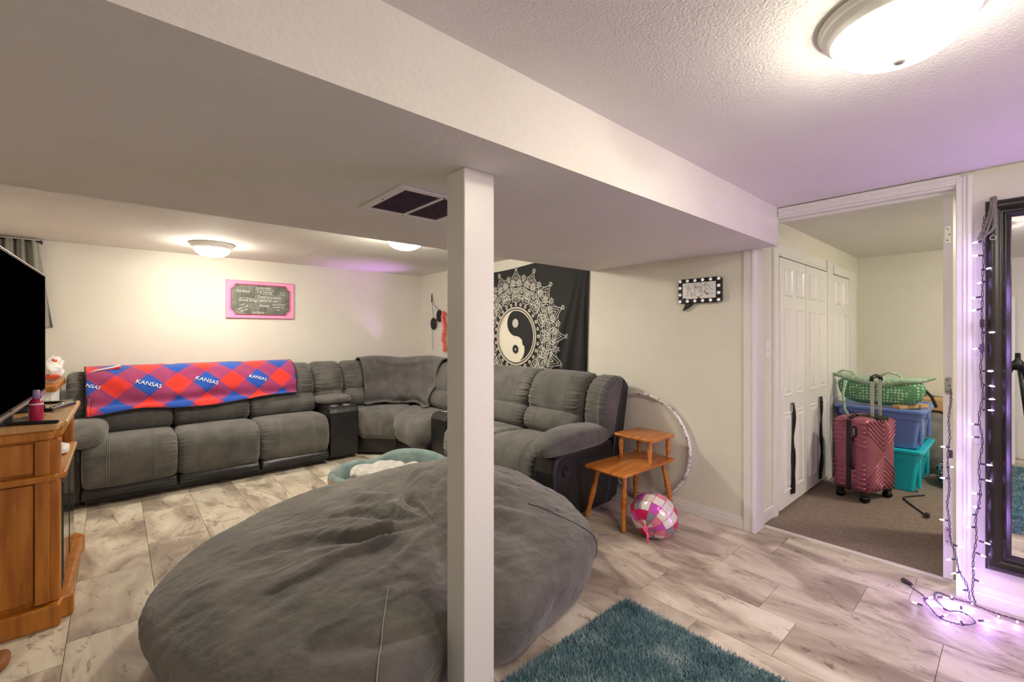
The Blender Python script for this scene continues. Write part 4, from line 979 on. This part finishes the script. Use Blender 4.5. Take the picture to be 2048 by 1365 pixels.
for x in (SW*.44, SW*.70): MB().box(x-.009, x+.009, .045, .065, Z1-.02, .955).obj('handle_tube', 'silver', t, False, .003)
MB().tube([(SW*.40, .055, .945), (SW*.43, .055, .972), (SW*.57, .055, .985), (SW*.71, .055, .972), (SW*.74, .055, .945)], [.014, .016, .016, .016, .014], 10).obj('handle_grip', 'black', t, True)
for x in (.045, SW-.045):
    for y in (.04, SD-.04):
        w_ = MB().box(x-.03, x+.03, y-.02, y+.02, .055, .085).obj('caster', 'black', t, False, .006)
        for dx in (-.014, .014): MB().lathe([(.001, -.009), (.026, -.009), (.029, -.004), (.029, .004), (.026, .009), (.001, .009)], 20, Matrix.Translation((x+dx, y, .029)) @ Matrix.Rotation(PI/2, 4, 'Y')).obj('wheel', 'blackg', w_, True)
MB().tube([(.03, .13, Z1), (.08, .13, Z1+.02), (.13, .13, Z1)], .007, 8).obj('top_grip', 'black', t, True)
def tote(name, label, m, x0, x1, y0, y1, z0, z1, grp):
    t = thing(name, label, 'storage tote', (0, 0, 0), 0, grp); e = .035; xc, yc = (x0+x1)/2, (y0+y1)/2
    def ring(ix, z): return [(a*(x1-x0-2*ix)/2/1+xc, b*(y1-y0-2*ix)/2+yc, z) for a, b in [(p, q) for p, q in rrect(1, 1, .12, 5)]]
    lv = [(e+.02, z0), (e+.012, z0+.012), (.022, z1-.085), (.012, z1-.083), (.008, z1-.02)]; V = []
    for i_, z in lv: V += ring(i_, z)
    n = len(V)//len(lv); F = [(k*n+i, k*n+(i+1) % n, (k+1)*n+(i+1) % n, (k+1)*n+i) for k in range(len(lv)-1) for i in range(n)]+[tuple(range(n-1, -1, -1)), tuple((len(lv)-1)*n+i for i in range(n))]
    MB().add(V, F).obj('tub', m, t, False)
    lv = [(-.010, z1-.028), (-.016, z1-.024), (-.016, z1-.008), (-.008, z1), (.03, z1), (.04, z1-.010)]; V = []
    for i_, z in lv: V += ring(i_, z)
    F = [(k*n+i, k*n+(i+1) % n, (k+1)*n+(i+1) % n, (k+1)*n+i) for k in range(len(lv)-1) for i in range(n)]+[tuple(range(n-1, -1, -1)), tuple((len(lv)-1)*n+i for i in range(n))]
    MB().add(V, F).obj('lid', m, t, False)
    box('latch', (xc-.06, xc+.06, y0-.004, y0+.016, z1-.10, z1-.03), m, t, .006)
    for x in (x0+.10, x1-.10): box('corner_post', (x-.03, x+.03, y0+.014, y0+.035, z0+.03, z1-.09), m, t, .008)
    return t
tote('storage_tote', 'turquoise lidded tote on the hall carpet under the blue tote', 'ttote', 4.885, 5.60, .515, 1.06, .006, .362, 'stacked totes in the hall')
t = tote('storage_tote', 'blue lidded tote stacked on the turquoise tote', 'btote', 4.875, 5.60, .505, 1.09, 0.364, .692, 'stacked totes in the hall')
V, F = text_poly('kitchen', .045); MB().add([(4.884, .93-a, .625+b) for a, b, _ in V], F).obj('lettering', 'black', t)
box('side_label', (5.02, 5.03, .517, .519, .48, .60), 'white', t)
# green quilted bag
t = thing('quilted_bag', 'green dotted quilted duffel bag on the blue tote', 'bag', (4.985, .80, .700), R(90))
def gb(q):
    k = 1+.10*(q[2]/.11); return np.array((q[0]*k+.01*nz(q[0]*8, q[2]*9), q[1]*(1-.15*max(0, q[2]/.11))+.01*nz(q[0]*9, q[2]*8, 4), q[2]+.012*nz(q[0]*7, q[1]*7, 2)*(q[2] > -.08)))
MB().add(*pillow(.0, -.02, .118, .29, .10, .115, 3.4, 26, gb)).obj('bag_body', 'gdots', t, True)
def gt(q):
    e = abs(q[0]/.36); return np.array((q[0], q[1]*(1-.8*e**3)+.012*nz(q[0]*8, q[2]*9), q[2]*(1-.55*e)+.05*e**2-.01+.014*nz(q[0]*9, q[1]*9, 3)))
MB().add(*pillow(0, -.03, .215, .36, .125, .045, 2.8, 24, gt)).obj('gathered_top', 'gpais', t, True)
for sx in (-.15, .17): MB().tube([(sx, -.06, .22), (sx+.03, -.05, .27), (sx+.1, -.04, .285), (sx+.16, -.03, .24)], .009, 8).obj('handle', 'gpais', t, True)
MB().tube([(.22, .09, .20), (.235, .125, .08), (.22, .135, -.05), (.17, .14, -.14), (.12, .14, -.16)], .011, 8).obj('strap', 'gpais', t, True)
MB().tube([(-.27, -.06, .17), (-.33, -.05, .10), (-.36, -.02, .02)], .012, 8).obj('strap', 'dark', t, True)
tag(MB().box(-.03, .03, -.16, .16, 0, .028, mtx=Matrix.Translation((5.02, .60, .694)) @ Matrix.Rotation(R(62), 4, 'Z')).obj('wood_block', 'wood', None, False, .003), 'pale wooden block on the lid of the blue tote', 'wood')
# soft things behind the totes
def lump(name, label, cat, c, s_, m, sd):
    o = MB().add(*pillow(*c, *s_, 2.6, 24, lambda q: q*(1+.14*nz(q[0]*7+sd, q[1]*7, q[2]*7)+.06*nz(q[0]*17, q[1]*17+sd, q[2]*17)))).obj(name, m, None, True); return tag(o, label, cat)
lump('duffel_bag', 'slumped grey fabric bag behind the stacked totes', 'bag', (5.82, .60, .30), (.17, .22, .29), 'greyf', 3)
lump('speckled_cushion', 'black and white speckled cushion on the hall carpet', 'cushion', (5.42, .34, .115), (.20, .13, .115), 'leop', 6)
tag(box('cardboard_box', (5.75, 6.05, .30, .80, .60, .70), 'wood', None, .004), 'flat brown cardboard box on the grey bag', 'box')
t = thing('power_cord', 'black power cord with plug lying on the hall carpet', 'cord', (0, 0, .012))
MB().add(*tube(catmull([(4.90, .50, 0), (4.72, .60, 0), (4.62, .575, 0), (4.55, .54, 0), (4.42, .47, 0), (4.36, .435, 0)], 8, False), .006, 6)).obj('cable', 'black', t, True)
MB().box(4.315, 4.37, .415, .445, -.003, .022).obj('plug', 'black', t, False, .006)
for y in (.422, .436): MB().box(4.295, 4.317, y-.001, y+.001, .004, .012).obj('prong', 'silver', t)
t = thing('wall_cable', 'thin dark cable running along the hall end wall', 'cable', (0, 0, 0))
MB().add(*tube([(6.112, .9, .73), (6.112, .6, .70), (6.112, .3, .675)], .006, 6)).obj('lead', 'black', t, True)
MB().box(6.105, 6.12, .595, .605, .69, .71).obj('clip', 'white', t)

# ------------------------------------------------------------------ mirror on the right
t = thing('wall_mirror', 'tall mirror in a wide espresso frame on the right wall', 'mirror', (XR, 0, 0))
MY0, MY1, MZ0, MZ1 = -.66, .104, .19, 1.955
prof = [(0, 0), (0, -.036), (.012, -.048), (.030, -.046), (.048, -.034), (.058, -.030), (.060, -.036), (.066, -.038), (.070, -.030), (.078, -.026), (.082, -.018), (.086, -.010)]
for nm, c0, c1, inn in (('frame_left', (MY1, MZ0), (MY1, MZ1), ((-1, 1), (-1, -1))), ('frame_top', (MY1, MZ1), (MY0, MZ1), ((-1, -1), (1, -1))), ('frame_right', (MY0, MZ1), (MY0, MZ0), ((1, -1), (1, 1))), ('frame_bottom', (MY0, MZ0), (MY1, MZ0), ((1, 1), (-1, 1)))):
    V = []; n = len(prof)
    for c, d in ((c0, inn[0]), (c1, inn[1])): V += [(q, c[0]+d[0]*p, c[1]+d[1]*p) for p, q in prof]
    MB().add(V, [(i, i+1, n+i+1, n+i) for i in range(n-1)]).obj('frame_rail', 'frame', t, True)
box('glass', (-.012, -.006, MY0+.082, MY1-.082, MZ0+.082, MZ1-.082), 'mirror', t)
box('backing', (-.006, 0, MY0+.01, MY1-.01, MZ0+.01, MZ1-.01), 'dark', t)
t = thing('bead_chains', 'grey beaded chains draped over the corner of the mirror frame', 'chain', (0, 0, 0))
for pts in ([(3.16, .085, 1.965), (3.118, .082, 1.962), (3.115, .088, 1.90), (3.116, .105, 1.83), (3.12, .125, 1.78)], [(3.16, .075, 1.965), (3.117, .07, 1.962), (3.113, .072, 1.88), (3.113, .074, 1.83), (3.113, .092, 1.80), (3.118, .118, 1.79)], [(3.16, .08, 1.965), (3.116, .076, 1.962), (3.112, .08, 1.89), (3.113, .10, 1.80), (3.118, .118, 1.76)]):
    c = catmull(pts, 12, False); m = MB()
    for p in c: m.add(*[(lambda V, F: (V, F))(*pillow(p[0], p[1], p[2], .005, .006, .006, 2.2, 4))][0])
    m.tube([tuple(p) for p in c], .0025, 5); o = m.obj('bead_strand', 'greyf', t, True); o['kind'] = 'stuff'
V, F = tube([(3.108, .078+.010*math.cos(a), 1.775+.010*math.sin(a)) for a in np.linspace(0, 2*PI, 16, endpoint=False)], .0025, 6, True); MB().add(V, F).obj('ring', 'silver', t, True)

# ------------------------------------------------------------------ fairy lights
SA = [(3.112, .098, 1.903), (3.118, .111, 1.797), (3.12, .108, 1.628), (3.12, .116, 1.484), (3.12, .111, 1.339), (3.12, .118, 1.194), (3.12, .113, 1.062), (3.12, .121, .928), (3.12, .116, .808), (3.12, .121, .663), (3.12, .124, .517), (3.128, .135, .392), (3.128, .138, .27), (3.128, .146, .145), (3.128, .145, .06), (3.118, .138, .014)]
BA = [(.138, 1.76), (.138, 1.697), (.091, 1.631), (.123, 1.564), (.146, 1.493), (.143, 1.432), (.08, 1.327), (.138, 1.247), (.085, 1.143), (.08, 1.072), (.08, 1.01), (.083, .957), (.152, .883), (.152, .819), (.088, .696), (.091, .621), (.141, .548), (.138, .484), (.158, .443), (.16, .377), (.095, .321), (.108, .257), (.138, .185), (.113, .127)]
SB = [(3.285, .232, 1.03), (3.20, .231, .95), (3.135, .228, .839), (3.128, .23, .738), (3.128, .23, .562), (3.128, .232, .462), (3.128, .229, .362), (3.128, .216, .266), (3.128, .198, .173), (3.128, .172, .097), (3.12, .152, .02)]
BB = [(.25, .752), (.216, .658), (.252, .595), (.254, .384), (.186, .272), (.229, .192), (.211, .131), (.19, .058)]
SCo = [(3.12, .150, .014), (3.10, .129, .012), (3.083, .079, .012), (3.083, -.019, .012), (3.08, -.20, .012), (3.10, -.40, .012), (3.09, -.62, .02), (3.12, -.72, .3), (3.12, -.72, .8), (3.12, -.72, 1.3), (3.12, -.71, 1.8)]
BCo = [(3.044, .059, .016), (3.05, .001, .016), (3.05, -.14, .016), (3.06, -.3, .016), (3.05, -.5, .016)]+[(3.10, -.70+.02*(k % 2), .25+k*.16) for k in range(10)]  # the upright run past the mirror is unseen, added to spread violet light
SF = [(3.10, .385, .012), (3.06, .351, .012), (3.0, .305, .010), (2.94, .293, .010), (2.847, .238, .010), (2.842, .185, .010), (2.91, .125, .010), (2.977, .172, .010), (2.947, .224, .010), (3.021, .265, .010), (3.115, .272, .010), (3.10, .216, .010), (3.11, .152, .012)]
BFl = [(2.884, .332), (3.001, .283), (2.935, .245), (3.056, .234), (3.088, .217), (3.032, .18), (3.084, .144), (2.868, .22), (2.877, .178), (2.949, .091)]
t = thing('fairy_lights', 'dark string of lit fairy lights beside mirror and doorway', 'string lights', (0, 0, 0))
def wire(pts, seed):
    c = catmull(pts, 10, False); m = MB(); k = len(c)
    for ph in (0, PI):
        m.tube([(p[0]+.002*math.cos(i*1.3+ph), p[1]+.0035*math.cos(i*.9+ph)+.003*math.sin(i*.37+seed), p[2]+.0025*math.sin(i*1.3+ph)+.0) for i, p in enumerate(c)], .0017, 5)
    return m.obj('wire', 'cord', t, True), c
sv, sf_ = lathe([(.001, 0), (.0042, 0), (.0046, .006), (.0036, .020), (.0030, .022)], 8); SOCK = mesh('socket', sv, sf_, 'cord', True)
bv, bf = lathe([(.0028, .020), (.0034, .026), (.0030, .034), (.0016, .040), (.0004, .042)], 8); BULB = mesh('bulb', bv, bf, 'bulb', True)
def bulb(pos, near, li):
    p = Vector(pos); q = Vector(min(near, key=lambda c: (Vector(c)-p).length)); d = p-q
    if d.length < .008: d = Vector((-.02, .01, .012))
    d.normalize(); o = link('bulb', BULB, t); o.rotation_mode = 'QUATERNION'; o.rotation_quaternion = d.to_track_quat('Z', 'Y'); o.location = p-d*.032
    s_ = link('socket', SOCK, o)
    if li:
        l = bpy.data.lights.new('bulb_glow', 'POINT'); l.energy = VIOLET*li; l.color = (.52, .26, 1.0); l.shadow_soft_size = .03
        lo = bpy.data.objects.new('bulb_glow', l); COL.objects.link(lo); lo.location = p+Vector((-.03, 0, .0)); lo.parent = t
o, c = wire(SA, 0)
for i, (y, z) in enumerate(BA): bulb((3.105, y, z), c, VIS*(i % 2))
o, c = wire(SB, 2)
for i, (y, z) in enumerate(BB): bulb((3.11, y, z), c, VIS*(i % 2))
o, c = wire(SCo, 4)
for i, p in enumerate(BCo): bulb(p, c, (4.2 if i > 4 else VIS)*(i % 2))  # unseen bulbs glow far stronger, standing in for another violet source
o, c = wire(SF, 5)
for i, (x, y) in enumerate(BFl): bulb((x, y, .022), c, VIS*1.5*(i % 2))
MB().lathe([(.001, 0), (.012, 0), (.012, .012), (.008, .045), (.003, .05)], 12, Matrix.Translation((3.125, .405, .014)) @ Matrix.Rotation(R(180+150), 4, 'Z') @ Matrix.Rotation(PI/2, 4, 'X')).obj('end_plug', 'cord', t, True)
for y, z in ((.113, 1.37), (.114, 1.25), (.222, .72)): MB().box(3.108, 3.122, y-.008, y+.008, z-.02, z+.02).obj('inline_fuse', 'cord', t, False, .003)

# ------------------------------------------------------------------ what only the mirror shows: tripod and white shelf behind the viewer
t = thing('tripod', 'black camera tripod seen in the mirror', 'tripod', (0, 0, .02))
for a in (75, 195, 315):
    MB().tube([(.03*math.cos(R(a)), .03*math.sin(R(a)), 1.0), (.20*math.cos(R(a)), .20*math.sin(R(a)), .5), (.36*math.cos(R(a)), .36*math.sin(R(a)), .012)], [.016, .013, .010], 8).obj('leg', 'black', t, True)
MB().lathe([(.001, .96), (.04, .96), (.045, 1.03), (.02, 1.06), (.018, 1.12), (.001, 1.12)], 16).obj('head', 'black', t, True)
t = thing('white_shelf', 'white open shelf unit seen in the mirror', 'shelf', (0, 0, 0))
for y in (.03, .62): box('side', (-.79, -.5, y-.012, y+.012, 0, 1.7), 'white', t)
box('back', (-.795, -.785, .03, .62, 0, 1.7), 'white', t)
for k in range(6): box('shelf_board', (-.785, -.5, .042, .608, .05+k*.32, .07+k*.32), 'white', t)

# violet uplight tucked behind the corner of the sectional
t = thing('uplight', 'small violet uplight hidden behind the corner of the sectional', 'lamp', (2.70, 5.42, .0))
MB().lathe([(.001, 0), (.05, 0), (.05, .02), (.012, .03), (.012, .80), (.03, .82), (.034, .88), (.03, .885)], 20).obj('stand', 'black', t, True)
MB().lathe([(.001, .884), (.028, .884), (.024, .89), (.001, .892)], 20).obj('lens', mat('violet lens', (200, 120, 255), None, 5, .4, emit=4), t, True)
l = bpy.data.lights.new('uplight_beam', 'SPOT'); l.energy = 26; l.color = (.72, .30, 1.0); l.spot_size = R(56); l.spot_blend = 1; l.shadow_soft_size = .02
lo = bpy.data.objects.new('uplight_beam', l); COL.objects.link(lo); lo.location = (0, 0, .90); lo.rotation_euler = Vector((-.45, -.24, 1.22)).to_track_quat('-Z', 'Y').to_euler(); lo.parent = t
